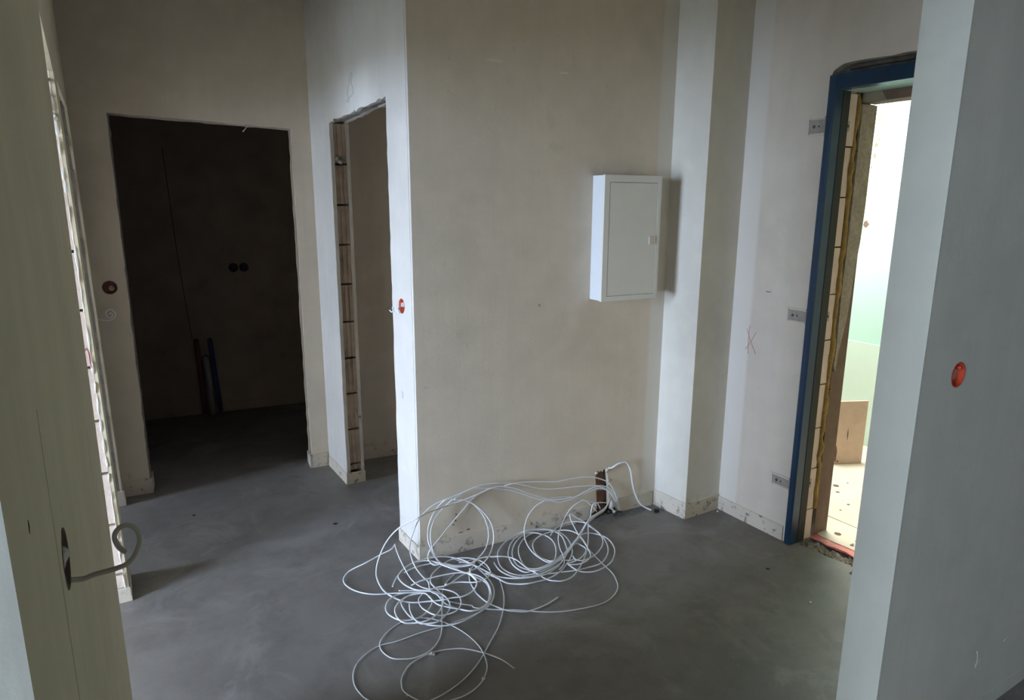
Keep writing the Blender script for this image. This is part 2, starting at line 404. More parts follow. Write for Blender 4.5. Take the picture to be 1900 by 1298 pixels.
k.build('lintel', M['concrete_dark'], wall_back)

# ---------------------------------------------------------------- pale wall with the narrow doorway
A1, A2 = .235, 1.020
hz = lambda u, off=0: 2.060 + (2.024 - 2.060) * (u - A1) / (A2 - A1) + off
SOC_A = (.129, 1.175)
def inner_outline(a, b, off, amp, seed, u0=.02):
    return [(u0, 0)] + rough((a, 0), (a, hz(a, off)), amp, .045, seed) + rough((a, hz(a, off)), (b, hz(b, off)), amp * 1.3, .04, seed + 1) + rough((b, hz(b, off)), (b, 0), amp, .045, seed + 2) + [(b, 0), (FA.L - .001, 0), (FA.L - .001, TOP), (u0, TOP)]
hole_a = circle(SOC_A[0], SOC_A[1], .033, 20, .05, 5)
k = MB()
k.layer(FA, inner_outline(A1, A2, 0, .004, 21), [hole_a], 0, .020)
k.mi = 1; k.layer(FA, inner_outline(A1 - .006, A2 + .10, .08, 0, 24), [hole_a], .020, .088)
k.mi = 0; k.layer(FA, inner_outline(A1, A2 + .004, .010, .004, 27, .14), [], .088, .106)
wall_inner = structure(k.build('wall_inner', [M['plaster_inner'], M['mortar'], M['plaster']]))
jamb_bricks(wall_inner, FA, A2, 1, .021, .087, [2.032, 1.819, 1.605, 1.392, 1.1755, .963, .755, .545, .330, .117, .075], M['brick'], seed=8)
k = MB()
n = 14
for i in range(n):
    ua, ub = A1 - .006 + (A2 + .106 - A1) * i / n, A1 - .006 + (A2 + .106 - A1) * (i + 1) / n
    rn = random.Random(40 + i); a, b = .012 + rn.uniform(-.004, .005), .012 + rn.uniform(-.004, .005)
    k.hexa([FA(ua, hz(ua, a), .020), FA(ub, hz(ub, b), .020), FA(ub, hz(ub, b + .004), .088), FA(ua, hz(ua, a + .004), .088)],
           [FA(ua, hz(ua, .08), .020), FA(ub, hz(ub, .08), .020), FA(ub, hz(ub, .08), .088), FA(ua, hz(ua, .08), .088)])
k.build('lintel', M['concrete'], wall_inner)
# broken mortar nubs at the lintel and jamb
for i, (u, z, d, r) in enumerate([(1.012, 1.832, .05, .016), (1.010, 1.845, .034, .012), (.245, 2.052, .004, .009), (.92, 2.030, .0, .008), (.62, 2.040, .0, .006), (1.016, .40, .088, .009), (1.018, .44, .074, .006)]):
    k = MB(); k.lump(FA(u, z, d), r, i + 3, 2); k.build('mortar_nub', M['mortar'], wall_inner)
# pencilled wedge above the doorway
k = MB(); k.tube([FA(y - 2.626, z, -.0004) for y, z in [(3.291, 2.211), (3.270, 2.214), (3.259, 2.205), (3.277, 2.175), (3.255, 2.124), (3.362, 2.10), (3.317, 2.094), (3.336, 2.134), (3.304, 2.179), (3.292, 2.206)]], .0009, 4, 3)
k.build('pencil_mark', M['pencil'], wall_inner)
k = MB(); k.tube([FA(.150, .78, -.0004), FA(.146, .765, -.0004), FA(.149, .745, -.0004)], .0011, 4, 3); k.build('pencil_mark', M['pencil'], wall_inner)

# ---------------------------------------------------------------- beige wall with a hacked slot for the cables
def bu(x): return (x - 1.084) / FB.U.x
slot = [(.925, 0), (.935, .022), (.962, .040), (.975, .055), (.972, .10), (.968, .13), (.966, .16), (.962, .20), (.958, .235), (.966, .258), (.975, .266), (.982, .255), (.992, .262), (1.004, .252), (1.012, .268), (1.024, .262), (1.032, .25), (1.036, .22), (1.044, .17), (1.046, .12), (1.048, .075), (1.052, .052), (1.070, .034), (1.092, .038), (1.108, .022), (1.116, 0)]
k = MB()
k.layer(FB, [(0, 0)] + slot + [(1.36, 0), (1.36, TOP), (0, TOP)], [], 0, .022)
k.layer(FB, [(.112, 0), (.90, 0), (.90, .32), (1.14, .32), (1.14, 0), (1.36, 0), (1.36, TOP), (.112, TOP)], [], .022, .12)
bmesh.ops.recalc_face_normals(k.bm, faces=k.bm.faces[:])
for f in k.bm.faces:
    if f.normal.x < -.9 and f.calc_center_median().x < 1.10: f.material_index = 1
wall_middle = structure(k.build('wall_middle', [M['plaster_middle'], M['plaster_inner']]))
k = MB(); k.obox(FB(0, 0, 0), FB.U, FB.W, Vector((0, 0, 1)), .90, 1.14, .075, .12, 0, .32); k.build('slot_back', M['gap'], wall_middle)
for i, (u0, u1, z0, z1, dd) in enumerate([(.94, 1.06, .165, .262, .026), (.955, 1.06, .055, .148, .024), (1.000, 1.062, .0, .052, .04)]):
    k = MB(); P = lambda u, z, d: FB(u, z, d); rn = random.Random(i)
    nseg = 5; bt = []; tp = []
    for j in range(nseg + 1):
        u = u0 + (u1 - u0) * j / nseg; bt.append(P(u, z0, dd + rn.uniform(0, .007))); tp.append(P(u, z1 - rn.uniform(0, .004), dd + rn.uniform(0, .007)))
    bt += [P(u1, z0, .09), P(u0, z0, .09)]; tp += [P(u1, z1, .09), P(u0, z1, .09)]
    k.hexa(bt, tp); k.build('brick', M['brick_dark'], wall_middle)
for i, (u, z, d, r, m) in enumerate([(.965, .255, .004, .010, 'white_lump'), (.984, .262, .008, .008, 'white_lump'), (1.030, .258, .0, .011, 'white_lump'), (1.040, .20, .0, .007, 'white_lump'), (1.043, .16, .001, .006, 'white_lump'),
                                     (.985, .153, .020, .010, 'white_lump'), (1.006, .150, .02, .009, 'white_lump'), (1.025, .150, .02, .008, 'white_lump'), (1.085, .014, -.002, .009, 'white_lump'), (1.078, .026, .004, .007, 'white_lump'), (1.045, .075, .0, .007, 'white_lump'), (.966, .075, .0, .006, 'white_lump')]):
    k = MB(); k.lump(FB(u, z, d), r, i + 30, 2); k.build('plaster_crumb', M[m], wall_middle)
# black foam and grit in the break at the foot of the wall
rn = random.Random(5)
for i in range(16):
    u = rn.uniform(.93, 1.15); k = MB(); k.lump(FB(u, rn.uniform(.002, .012) + (.012 if u < 1.0 else 0), rn.uniform(-.028, .03)), rn.uniform(.005, .013), i, 1, .7)
    k.build('grit', M['black'] if i % 3 else M['concrete_dark'], wall_middle)
k = MB(); k.tube([FB(1.118, -.004, -.016), FB(1.160, -.003, -.022), FB(1.175, -.004, -.012)], .006, 6, 3, radii=[.004, .008, .003]); k.build('grit', M['black'], wall_middle)
for i, (u, z, a, c, m) in enumerate([(.612, 1.155, .008, .010, 'smudge'), (.478, .702, .0012, .014, 'smudge'), (.385, 2.20, .05, .008, 'smudge_pale'), (.72, 2.18, .035, .006, 'smudge_pale'), (.175, .165, .008, .005, 'chip_and_shade'), (.165, .145, .006, .004, 'chip_and_shade'), (.18, .195, .004, .006, 'chip_and_shade'), (.24, .105, .012, .004, 'chip_and_shade'), (.20, .098, .014, .003, 'chip_and_shade')]):
    k = MB(); rr = random.Random(i + 70); n = 9
    ring = [(u + a * rr.uniform(.55, 1.1) * math.cos(q * 6.2832 / n), z + c * rr.uniform(.55, 1.1) * math.sin(q * 6.2832 / n)) for q in range(n)]
    k.hexa([FB(p, q, -.0004) for p, q in ring], [FB(p, q, .001) for p, q in ring]); k.build('scuff', M[m], wall_middle)
# joint filler crescent of light screed dust in front of the break
k = MB(); rn = random.Random(9)
arc = [(.84, -.02), (.90, -.045), (.98, -.055), (1.06, -.058), (1.15, -.065), (1.22, -.06), (1.29, -.03)]
for (a, b), (c, d) in zip(arc, arc[1:]):
    k.hexa([FB(a, 0, b), FB(c, 0, d), FB(c, 0, -.004), FB(a, 0, -.004)], [FB(a, .0015, b + .006), FB(c, .0015, d + .006), FB(c, .006, -.004), FB(a, .006, -.004)])
k.build('screed_fillet', simple('pale_screed_fillet', (.19, .185, .18), .9, var=.3, scale=40, bs=.4), floor)

# ---------------------------------------------------------------- pillar
k = MB(); k.prism([(2.432, 2.545), (2.450, 2.318), (2.88, 2.323), (2.88, 2.70), (2.42, 2.70)], 0, TOP)
structure(k.build('wall_pillar', M['plaster_pillar']))

# ---------------------------------------------------------------- right wall with the entrance
def right_outline(ya, zt, u0=.0, lo=.03, chamfer=True):
    e = ya - .945
    o = [(u0, 0), (lo, 0), (lo, zt)]
    o += rough((lo, zt), (e - .055, zt), .003, .05, 3) + ([(e - .055, zt), (e - .035, zt - .008), (e - .010, zt - .022), (e, zt - .045)] if chamfer else [(e, zt)])
    return o + [(e, 0), (FF.L, 0), (FF.L, TOP), (u0, TOP)]
k = MB()
k.layer(FF, right_outline(1.893, 2.190), [], 0, .043)
k.mi = 1; k.layer(FF, right_outline(1.962, 2.18, chamfer=False), [], .043, .145)
wall_right = structure(k.build('wall_right', [M['plaster_right'], M['concrete_dark']]))
FJ = lambda u, z, d: Vector((2.70 + d, u, z))
jamb_bricks(wall_right, FJ, 1.86, 1, .047, .145, [2.1045, 2.0853, 1.866, 1.650, 1.432, 1.217, 1.004, .792, .575, .3685, .157, .0], M['brick_pale'], groove=False, seed=2, recess=.0, gap=.0022)
k = MB(); k.box(2.746, .98, 2.105, 2.845, 1.963, 2.18); k.build('lintel', M['concrete_dark'], wall_right)
k = MB(); k.tube([(2.738, 1.83, 2.176), (2.738, 1.7, 2.178), (2.735, 1.5, 2.174), (2.737, 1.2, 2.178), (2.735, 1.0, 2.175)], .010, 6, 4); k.build('mortar_bead', M['concrete_dark'], wall_right)
# red cross mark
RM = lambda y, z: (2.6994, y, z)
for pts in ([(2.222, 1.012), (2.195, .955), (2.158, .893)], [(2.165, 1.000), (2.195, .945), (2.222, .905)], [(2.205, 1.03), (2.207, .95), (2.203, .885)]):
    k = MB(); k.tube([RM(*p) for p in pts], .0013, 4, 4); k.build('marker_line', M['chalk_red'], wall_right)
for y in (2.124, 2.114, 2.103):
    k = MB(); k.box(2.6990, y - .003, 1.206, 2.7005, y + .003, 1.210); k.build('pencil_mark', M['black'], wall_right)

# outer leaf of the entrance and the landing beyond
k = MB(); fr = lambda u, z, d: Vector((2.875 + d, u, z))
k.layer(fr, [(-3.2, 0), (.9, 0), (.9, 2.13), (1.880, 2.13), (1.880, 0), (4.5, 0), (4.5, TOP), (-3.2, TOP)], [], 0, .105)
wall_outer = structure(k.build('wall_outer', M['concrete_dark']))
shell('wall_landing_back', 2.98, 4.4, 4.5, 4.5, 'plaster', -.05); shell('wall_landing_front', 2.98, .3, 4.5, .4, 'plaster', -.05)
k = MB(); k.box(4.35, .4, .70, 4.5, 4.4, TOP); k.mi = 1; k.box(4.346, .4, -.05, 4.5, 4.4, .70); wall_landing = structure(k.build('wall_landing', [M['mint'], M['mint_pale']]))
k = MB(); k.box(2.98, .4, -.14, 4.35, 4.4, -.012); structure(k.build('floor_landing', M['sheet']))
k = MB(); rn = random.Random(77)                           # hacked threshold strip between screed and landing
nx, ny = 22, 80; V = []
for i in range(nx):
    for j in range(ny):
        x = 2.685 + .225 * i / (nx - 1); y = .96 + .94 * j / (ny - 1)
        V.append(k.bm.verts.new((x, y, -.016 + .020 * noise.noise(Vector((x * 31, y * 22, 1))) + .016 * noise.noise(Vector((x * 90, y * 70, 4))))))
for i in range(nx - 1):
    for j in range(ny - 1): k.bm.faces.new((V[i * ny + j], V[(i + 1) * ny + j], V[(i + 1) * ny + j + 1], V[i * ny + j + 1]))
structure(k.build('trim_threshold', simple('threshold_rubble', (.30, .265, .21), .95, var=.6, scale=38, bs=.8, bscale=90)))
k = MB(); k.box(2.67, .96, -.14, 2.98, 1.9, -.045); structure(k.build('trim_threshold_bed', M['concrete_dark']))

for i, (y, z, a, b, s) in enumerate([(2.681, 1.494, .014, .022, 1), (2.671, 2.17, .006, .05, 2), (2.675, 2.0, .008, .018, 3), (2.66, 2.03, .007, .012, 4), (2.676, 1.93, .006, .02, 5), (2.69, 1.86, .004, .012, 6)]):
    k = MB(); rr = random.Random(s); n = 10
    ring = [(4.3485, y + 1.5 * a * rr.uniform(.6, 1.2) * math.cos(2 * math.pi * q / n), z + b * rr.uniform(.6, 1.2) * math.sin(2 * math.pi * q / n)) for q in range(n)]
    k.hexa(ring, [(4.351, p[1], p[2]) for p in ring]); k.build('paint_chip', M['chip_and_shade'], wall_landing)

# ---------------------------------------------------------------- near right wall
SOC_N = (1.823 - 1.65, 1.197)
hole_n = circle(SOC_N[0], SOC_N[1], .034, 24, .05, 7)
k = MB(); k.layer(FN, [(0, 0), (FN.L, 0), (FN.L, TOP), (0, TOP)], [hole_n], 0, .06); k.layer(FN, [(0, 0), (FN.L, 0), (FN.L, TOP), (0, TOP)], [], .06, .110)
wall_near = structure(k.build('wall_near', M['plaster_grey']))
k = MB(); k.box(1.6485, .8316, 0, 1.6505, .845, TOP); k.build('corner_bead', M['plaster_grey'], wall_near)
for pts in ([(2.20, .255), (2.212, .225), (2.205, .195)], [(2.205, .20), (2.225, .215), (2.245, .218)], [(2.38, .225), (2.42, .235)]):
    k = MB(); k.tube([(x, .8322, z) for x, z in pts], .0012, 4, 3); k.build('scratch', M['white_lump'], wall_near)

# ---------------------------------------------------------------- left wall: near pier, two doorways, a slim pier and the far nib
P1a, P1b, P2a, P2b = 1.936, 2.950, 3.165, 3.985
def left_outline(rec, amp, seed, top=0):
    o = [(.515, 0), (P1a, 0)] + rough((P1a, 0), (P1a, 2.040 + top), amp * .3, .08, seed)[1:] + rough((P1a, 2.040 + top), (P1b + rec, 2.060 + top), amp, .05, seed + 1)
    o += rough((P1b + rec, 2.060 + top), (P1b + rec, 0), amp, .04, seed + 2) + [(P1b + rec, 0), (P2a, 0)]
    o += rough((P2a, 0), (P2a, 2.06 + top), amp, .05, seed + 3)[1:] + rough((P2a, 2.06 + top), (P2b, 2.054 + top), amp, .05, seed + 4) + rough((P2b, 2.054 + top), (P2b, 0), amp, .05, seed + 5)
    return o + [(P2b, 0), (4.12, 0), (4.12, TOP), (.515, TOP)]
SOC_D = (.834, 1.232)
hole_d = circle(SOC_D[0], SOC_D[1], .035, 22, .05, 8)
k = MB()
k.layer(FD, left_outline(0, .004, 51), [hole_d], 0, .011)
k.mi = 1; k.layer(FD, left_outline(.09, 0, 61, .03), [hole_d], .011, .122)
k.mi = 0; k.layer(FD, left_outline(0, .004, 71), [], .122, .140)
for f in k.bm.faces:
    if f.calc_center_median().y < .52: f.material_index = 2
wall_left = structure(k.build('wall_left', [M['plaster_near'], M['mortar'], M['plaster_grey']]))
jamb_bricks(wall_left, FD, P1b, 1, .012, .121, [2.095, 1.879, 1.659, 1.440, 1.220, .999, .785, .5685, .3475, .127, .06], M['brick_pale'], groove=False, seed=12, deep=.09, recess=.004)
k = MB(); n = 16
for i in range(n):
    ya, yb = P1a + (P1b + .09 - P1a) * i / n, P1a + (P1b + .09 - P1a) * (i + 1) / n; za, zb = 2.045 + .02 * i / n, 2.045 + .02 * (i + 1) / n
    k.hexa([FD(ya, za, .011), FD(yb, zb, .011), FD(yb, zb, .122), FD(ya, za, .122)], [FD(ya, 2.09, .011), FD(yb, 2.09, .011), FD(yb, 2.09, .122), FD(ya, 2.09, .122)])
k.build('lintel', M['plaster_inner'], wall_left)
rn = random.Random(31)
for i in range(12):
    k = MB(); k.lump(FD(P1b - .006, 2.035 - .012 * i + rn.uniform(-.004, .004), rn.uniform(.012, .10)), rn.uniform(.007, .014), i + 60, 1); k.build('mortar_nub', M['plaster_inner'] if i % 3 else M['concrete'], wall_left)
rn = random.Random(44)                                     # ragged plaster stuck along the brick edge
for i in range(26):
    z = .10 + i * .074 + rn.uniform(-.02, .02); k = MB(); bm0 = len(k.bm.verts)
    k.lump(FD(P1b - .001, z, .012 + rn.uniform(-.002, .004)), 1.0, i + 7, 1)
    c = FD(P1b - .001, z, .013); hgt = rn.uniform(.02, .05); wid = rn.uniform(.003, .008)
    for v in k.bm.verts:
        q = v.co - c; v.co = c + Vector((q.x * wid, q.y * .0035, q.z * hgt))
    k.build('plaster_edge', M['plaster_inner'], wall_left)
k = MB(); k.tube([FD(P1b - .001, z, d) for z, d in [(1.065, .030), (1.075, .024), (1.055, .019), (1.02, .019), (1.0, .016)]], .003, 4, 3); k.build('marker_line', M['chalk_red'], wall_left)
# hairline seam of the filled cable chase on the near pier
k = MB(); k.tube([FD(y, z, -.0002) for y, z in [(.778, 1.42), (.772, 1.36), (.770, 1.30), (.764, 1.2), (.762, 1.1), (.758, 1.0)]], .0003, 4, 4); k.build('seam', M['plaster_grey'], wall_left)
k = MB(); k.tube([FD(y, z, -.0002) for y, z in [(.6135, 1.374), (.612, 1.369), (.611, 1.363)]], .0006, 4, 3, radii=[.0002, .0009, .0002]); k.build('scuff', M['chip_and_shade'], wall_left)

# ---------------------------------------------------------------- plinth bands at the foot of the walls
def plinth(name, frame, spans, h, m='band', proud=.006, seed=0, ends=()):
    k = MB()
    for i, (a, b) in enumerate(spans):
        top = rough((b, h), (a, h), .0025, .06, seed + i)
        k.layer(frame, [(a, 0), (b, 0)] + top + [(a, h)], [], -proud, .002)
    return structure(k.build(name, M[m]))
plinth('baseboard_back', FC, [(-.0, D1L + .004), (D1R - .004, 1.125)], .088, seed=1)
plinth('baseboard_inner', FA, [(-.006, A1 + .006), (A2 - .006, FA.L - .01)], .066, seed=3)
plinth('baseboard_middle', FB, [(-.006, .925), (1.116, 1.335)], .082, seed=5)
plinth('baseboard_pillar', FP, [(.0, .233)], .088, seed=7)
plinth('trim_1', FQ, [(-.005, .243)], .086, seed=9)
plinth('baseboard_right', FF, [(.962, 1.37)], .075, seed=11)
# returns of the plinth in the jambs
k = MB(); k.obox(FA(A2, 0, 0), FA.U, FA.W, Vector((0, 0, 1)), -.008, .004, -.006, .108, 0, .066)
k.obox(FC(D1R, 0, 0), FC.U, FC.W, Vector((0, 0, 1)), -.010, .004, -.006, .116, 0, .075); k.obox(FC(D1L, 0, 0), FC.U, FC.W, Vector((0, 0, 1)), -.004, .012, -.006, .116, 0, .088)
structure(k.build('trim_2', M['band']))
k = MB(); k.hexa([FD(P1b - .008, 0, -.008), FD(P2a + .004, 0, -.008), FD(P2a + .004, 0, .15), FD(P1b - .008, 0, .15)], [FD(P1b - .008, .062, -.006), FD(P2a + .004, .062, -.006), FD(P2a + .004, .062, .15), FD(P1b - .008, .062, .15)])
k.hexa([FD(P2b - .010, 0, -.012), FD(4.1, 0, -.012), FD(4.1, 0, .15), FD(P2b - .010, 0, .15)], [FD(P2b - .008, .085, -.010), FD(4.1, .085, -.010), FD(4.1, .085, .15), FD(P2b - .008, .085, .15)])
structure(k.build('trim_3', M['band'], bevel=.004))
BC = mk((1.05, 3.995), (2.46, 3.855), (0, 1)); plinth('trim_4', BC, [(.16, 1.35)], .05, seed=15)
plinth('trim_5', BK, [(2.4, 4.4)], .07, m='shaded_wall', seed=17)  # dark room plinth takes the same shade colour
plinth('trim_6', FN, [(.0, FN.L)], .052, m='plaster_grey', seed=19, proud=.004)

# ---------------------------------------------------------------- fuse cabinet
cab_u0, cab_u1, cz0, cz1, cd = .889, 1.2175, 1.1655, 1.7475, .100
t = thing('fuse_cabinet', FB((cab_u0 + cab_u1) / 2, cz0, 0), 'white metal fuse cabinet with a flush door mounted on the beige wall', 'cabinet')
Z = Vector((0, 0, 1)); O = FB(0, 0, 0)
k = MB(); k.obox(O, FB.U, FB.W, Z, cab_u0 + .002, cab_u1 - .002, -cd + .012, 0, cz0 + .002, cz1 - .002); k.build('body', M['cabin'], t, bevel=.002)
k = MB()
fw_ = .0285; fo = lambda u, z, d: FB(u, z, d)
k.layer(fo, [(cab_u0, cz0), (cab_u1, cz0), (cab_u1, cz1), (cab_u0, cz1)], [[(cab_u0 + .0295, cz0 + .024), (cab_u1 - .0205, cz0 + .024), (cab_u1 - .0205, cz1 - .032), (cab_u0 + .0295, cz1 - .032)]], -cd, -cd + .014)
k.build('front_frame', M['cab'], t, bevel=.0012)
k = MB(); k.obox(O, FB.U, FB.W, Z, cab_u0 + .02, cab_u1 - .015, -cd + .0135, -cd + .0145, cz0 + .015, cz1 - .02); k.build('recess_back', M['gap'], t)
k = MB(); k.obox(O, FB.U, FB.W, Z, cab_u0 + .0315, cab_u1 - .0215, -cd + .0008, -cd + .012, cz0 + .0255, cz1 - .0345)
door = k.build('door', M['cab'], t, bevel=.001)
k = MB(); k.obox(O, FB.U, FB.W, Z, 1.152, 1.190, -cd - .0035, -cd + .002, 1.428, 1.467); la = k.build('latch', M['latch'], door, bevel=.0015)
k = MB(); k.obox(O, FB.U, FB.W, Z, 1.152, 1.1565, -cd - .0055, -cd - .003, 1.430, 1.465); k.build('finger_lip', M['cab'], door)

# ---------------------------------------------------------------- blue steel door frame
t = thing('door_frame', (2.72, 1.45, 0), 'navy blue steel door frame fixed with straps in the entrance opening', 'door frame')
def jamb(y_out, s, nm):
    """s = -1: left jamb seen in the picture"""
    k = MB(); yi = y_out + s * .034
    plan = [(2.744, y_out), (2.688, y_out), (2.684, y_out + s * .006), (2.684, yi - s * .010), (2.690, yi), (2.738, yi + s * .002), (2.744, yi - s * .012)]
    k.prism(plan[::int(-s)] if s > 0 else plan, .0, 2.149); k.build('jamb', M['navy'], t)
    k = MB(); y2 = yi; k.prism([(2.739, y2 + .001), (2.739, y2 + s * .004), (2.788, y2 + s * .004), (2.788, y2 + .001)], .0, 2.09); k.build('rebate', M['seal'], t)
jamb(1.890, -1, 'l'); jamb(.985, 1, 'r')
k = MB(); k.hexa([(2.684, 1.05, 2.089), (2.684, 1.858, 2.089), (2.739, 1.858, 2.089), (2.739, 1.05, 2.089)], [(2.688, 1.05, 2.149), (2.688, 1.858, 2.149), (2.739, 1.858, 2.149), (2.739, 1.05, 2.149)])
k.build('header', M['navy'], t, bevel=.003)
k = MB(); k.box(2.739, 1.03, 2.090, 2.874, 1.853, 2.1045); k.build('header_rebate', simple('lamp_lit_teal_rebate', (.30, .46, .45), .35, var=.1), t)  # pale teal paints the landing light onto the navy header's underside
for zc, ya, yb, hh in ((1.949, 1.902, 1.968, .028), (1.116, 1.902, 1.985, .024), (.297, 1.902, 1.988, .020)):
    k = MB(); k.box(2.6965, ya - .01, zc - hh, 2.6995, yb, zc + hh); br = k.build('strap', M['zinc'], t, bevel=.0008)
    k = MB(); k.lathe((2.697, yb - .018, zc), (-1, 0, 0), [(.007, 0), (.007, .0015), (.005, .003), (.0015, .0032)], 12); k.build('screw', M['screw'], br)
    k = MB(); k.lathe((2.697, yb - .042, zc), (-1, 0, 0), [(.004, 0), (.004, .0008)], 10); k.build('screw_hole', M['gap'], br)
    k = MB()
    for a in ((ya - .004, zc - hh - .011, yb + .014, zc - hh - .004), (ya - .004, zc + hh + .004, yb + .014, zc + hh + .011), (yb + .005, zc - hh - .006, yb + .013, zc + hh + .006)):
        k.box(2.6945, a[0], a[1], 2.7003, a[2], a[3])
    k.build('plaster_edge', M['plaster_right'], wall_right)
    k = MB(); k.box(2.786, 1.8585, zc - .022, 2.812, 1.8605, zc + .022); sb = k.build('strap', M['zinc'], t)
    k = MB(); k.lathe((2.803, 1.8590, zc), (0, -1, 0), [(.006, 0), (.006, .002), (.002, .003)], 10); k.build('screw', M['screw'], sb)

# ---------------------------------------------------------------- old boards, foam and render left in the entrance
t = thing('old_door_lining', (2.93, 1.86, 0), 'brown rough boards of the old door lining beyond the blue frame', 'door lining')
k = MB(); k.box(2.876, 1.858, .0, 2.978, 1.876, 2.05); k.build('side_board', M['wood'], t, bevel=.002)
k = MB(); k.box(2.876, .95, 2.050, 2.978, 1.857, 2.122); k.build('head_board', M['wood'], t, bevel=.002)
k = MB(); k.hexa([(2.874, 1.855, 2.052), (2.874, 1.745, 2.052), (2.8755, 1.745, 2.052), (2.8755, 1.855, 2.052)], [(2.874, 1.855, 2.118), (2.874, 1.785, 2.118), (2.8755, 1.785, 2.118), (2.8755, 1.855, 2.118)]); k.build('wedge_board', M['wood_pale'], t)
k = MB(); rn = random.Random(3)
L = [(2.872 + rn.uniform(-.003, .003), z) for z in (2.045, 1.9, 1.75, 1.6, 1.45, 1.3, 1.15, 1.0, .88)]
R_ = [(2.886, .845), (2.893, .93), (2.912, 1.02), (2.930, 1.10), (2.942, 1.2), (2.952, 1.35), (2.966, 1.45), (2.974, 1.6), (2.975, 1.8), (2.979, 2.045)]
ring = L + R_
k.hexa([(x, 1.846, z) for x, z in ring], [(x, 1.857, z) for x, z in ring]); o = k.build('render_flap', M['foam_grey'], t)
k = MB(); rn = random.Random(8); pts = []; z = 2.09
rad = []
while z > .12:
    pts.append((2.858 + rn.uniform(-.005, .006), 1.862 + rn.uniform(-.003, .004), z)); rad.append(rn.uniform(.010, .017)); z -= .045
k.tube(pts, .013, 8, 3, radii=rad); tag(k.build('mounting_foam', M['foam_yellow']), 'strip of yellow mounting foam squeezed along the pale bricks of the entrance', 'foam')
for i in range(14):
    k = MB(); z = .3 + i * .12 + rn.uniform(-.03, .03); k.lump((2.868 + rn.uniform(-.006, .006), 1.853, z), rn.uniform(.004, .009), i + 90, 1); k.build('render_crumb', M['chip_and_shade'] if i % 2 else M['foam_yellow'], o)

# ---------------------------------------------------------------- landing: floor sheets and carton
k = MB(); rn = random.Random(12)
edge = [(2.885, 1.96), (2.893, 1.90), (2.905, 1.86), (2.895, 1.80), (2.90, 1.72), (2.905, 1.62), (2.90, 1.3), (2.90, .95)]
ring = edge + [(3.13, .95), (3.125, 1.83), (3.118, 2.05), (2.99, 2.03), (2.985, 1.97)]
k.hexa([(x, y, .001) for x, y in ring], [(x, y, .006 + (.018 if (i in (0, 1)) else 0)) for i, (x, y) in enumerate(ring)])
tag(k.build('floor_sheet', M['sheet']), 'cream floor protection sheet nearest the sill, with a red edge and dark scuffs', 'floor sheet')
near_sheet = bpy.data.objects['floor_sheet']
for i, (x, y, a, b) in enumerate([(2.985, 1.80, .020, .012), (2.99, 1.71, .004, .014), (2.94, 1.695, .012, .008), (2.955, 1.70, .006, .005)]):
    k = MB(); k.lump((x, y, .0062), a, i + 3, 1, .08); k.build('scuff', M['chip_and_shade'], near_sheet)
k = MB(); ring = [(3.14, .95), (3.134, 1.83), (3.13, 2.06), (3.30, 2.30), (3.9, 2.9), (4.30, 2.9), (4.30, .95)]
k.hexa([(x, y, -.011) for x, y in ring], [(x, y, .004) for x, y in ring]); far_sheet = tag(k.build('floor_sheet', M['sheet']), 'larger cream sheet lying further in, past the dark gap line', 'floor sheet')
for i, (x, y, a) in enumerate([(3.52, 2.17, .02), (3.45, 2.11, .012), (3.25, 1.96, .008), (3.35, 1.98, .010), (3.62, 2.16, .008)]):
    k = MB(); k.lump((x, y, .0042), a, i + 13, 1, .08); k.build('scuff', M['chip_and_shade'], far_sheet)
k = MB(); n = 16; a_ = []; b_ = []
for i in range(n + 1):
    y = 1.86 - .75 * i / n; a_.append((2.848 + .016 * i / n + .005 * math.sin(i * 1.9), y)); b_.append((2.915, y))
for i in range(n):
    za, zb = .004 + .005 * math.sin(i * 2.3), .004 + .005 * math.sin((i + 1) * 2.3)
    k.hexa([(a_[i][0], a_[i][1], -.004), (a_[i + 1][0], a_[i + 1][1], -.004), (b_[i + 1][0], b_[i + 1][1], -.002), (b_[i][0], b_[i][1], -.002)],
           [(a_[i][0], a_[i][1], za), (a_[i + 1][0], a_[i + 1][1], zb), (b_[i + 1][0], b_[i + 1][1], .0008), (b_[i][0], b_[i][1], .0008)])
tag(k.build('edge_film', M['redfilm']), 'crumpled pinkish red film strip along the hacked sill', 'film')
c0, c1 = Vector((3.804, 2.388, .004)), Vector((3.985, 2.305, .004)); cu = (c1 - c0).normalized(); cw = Vector((-cu.y, cu.x, 0))
t = thing('carton', (c0 + c1) / 2, 'flattened brown cardboard carton standing upright on the cream sheet by the mint wall', 'carton')
k = MB(); k.obox(c0, cu, cw, Z, 0, .20, 0, .016, 0, .415); k.build('body', M['carton'], t, bevel=.003)
k = MB(); k.obox(c0, cu, cw, Z, .012, .188, .0165, .024, .004, .40); k.build('flap', M['carton'], t)
for i, (u, z, a, b) in enumerate([(.015, .085, .010, .05), (.020, .035, .007, .02), (.085, .20, .0035, .04), (.035, .02, .006, .01)]):
    k = MB(); rr = random.Random(i); ring = [c0 + cu * (u + a * rr.uniform(.6, 1.2) * math.cos(q * .7)) + Vector((0, 0, z + b * rr.uniform(.6, 1.1) * math.sin(q * .7))) for q in range(9)]
    k.hexa([p - cw * .001 for p in ring], [p + cw * .001 for p in ring]); k.build('scuff', M['chip_and_shade'], t)

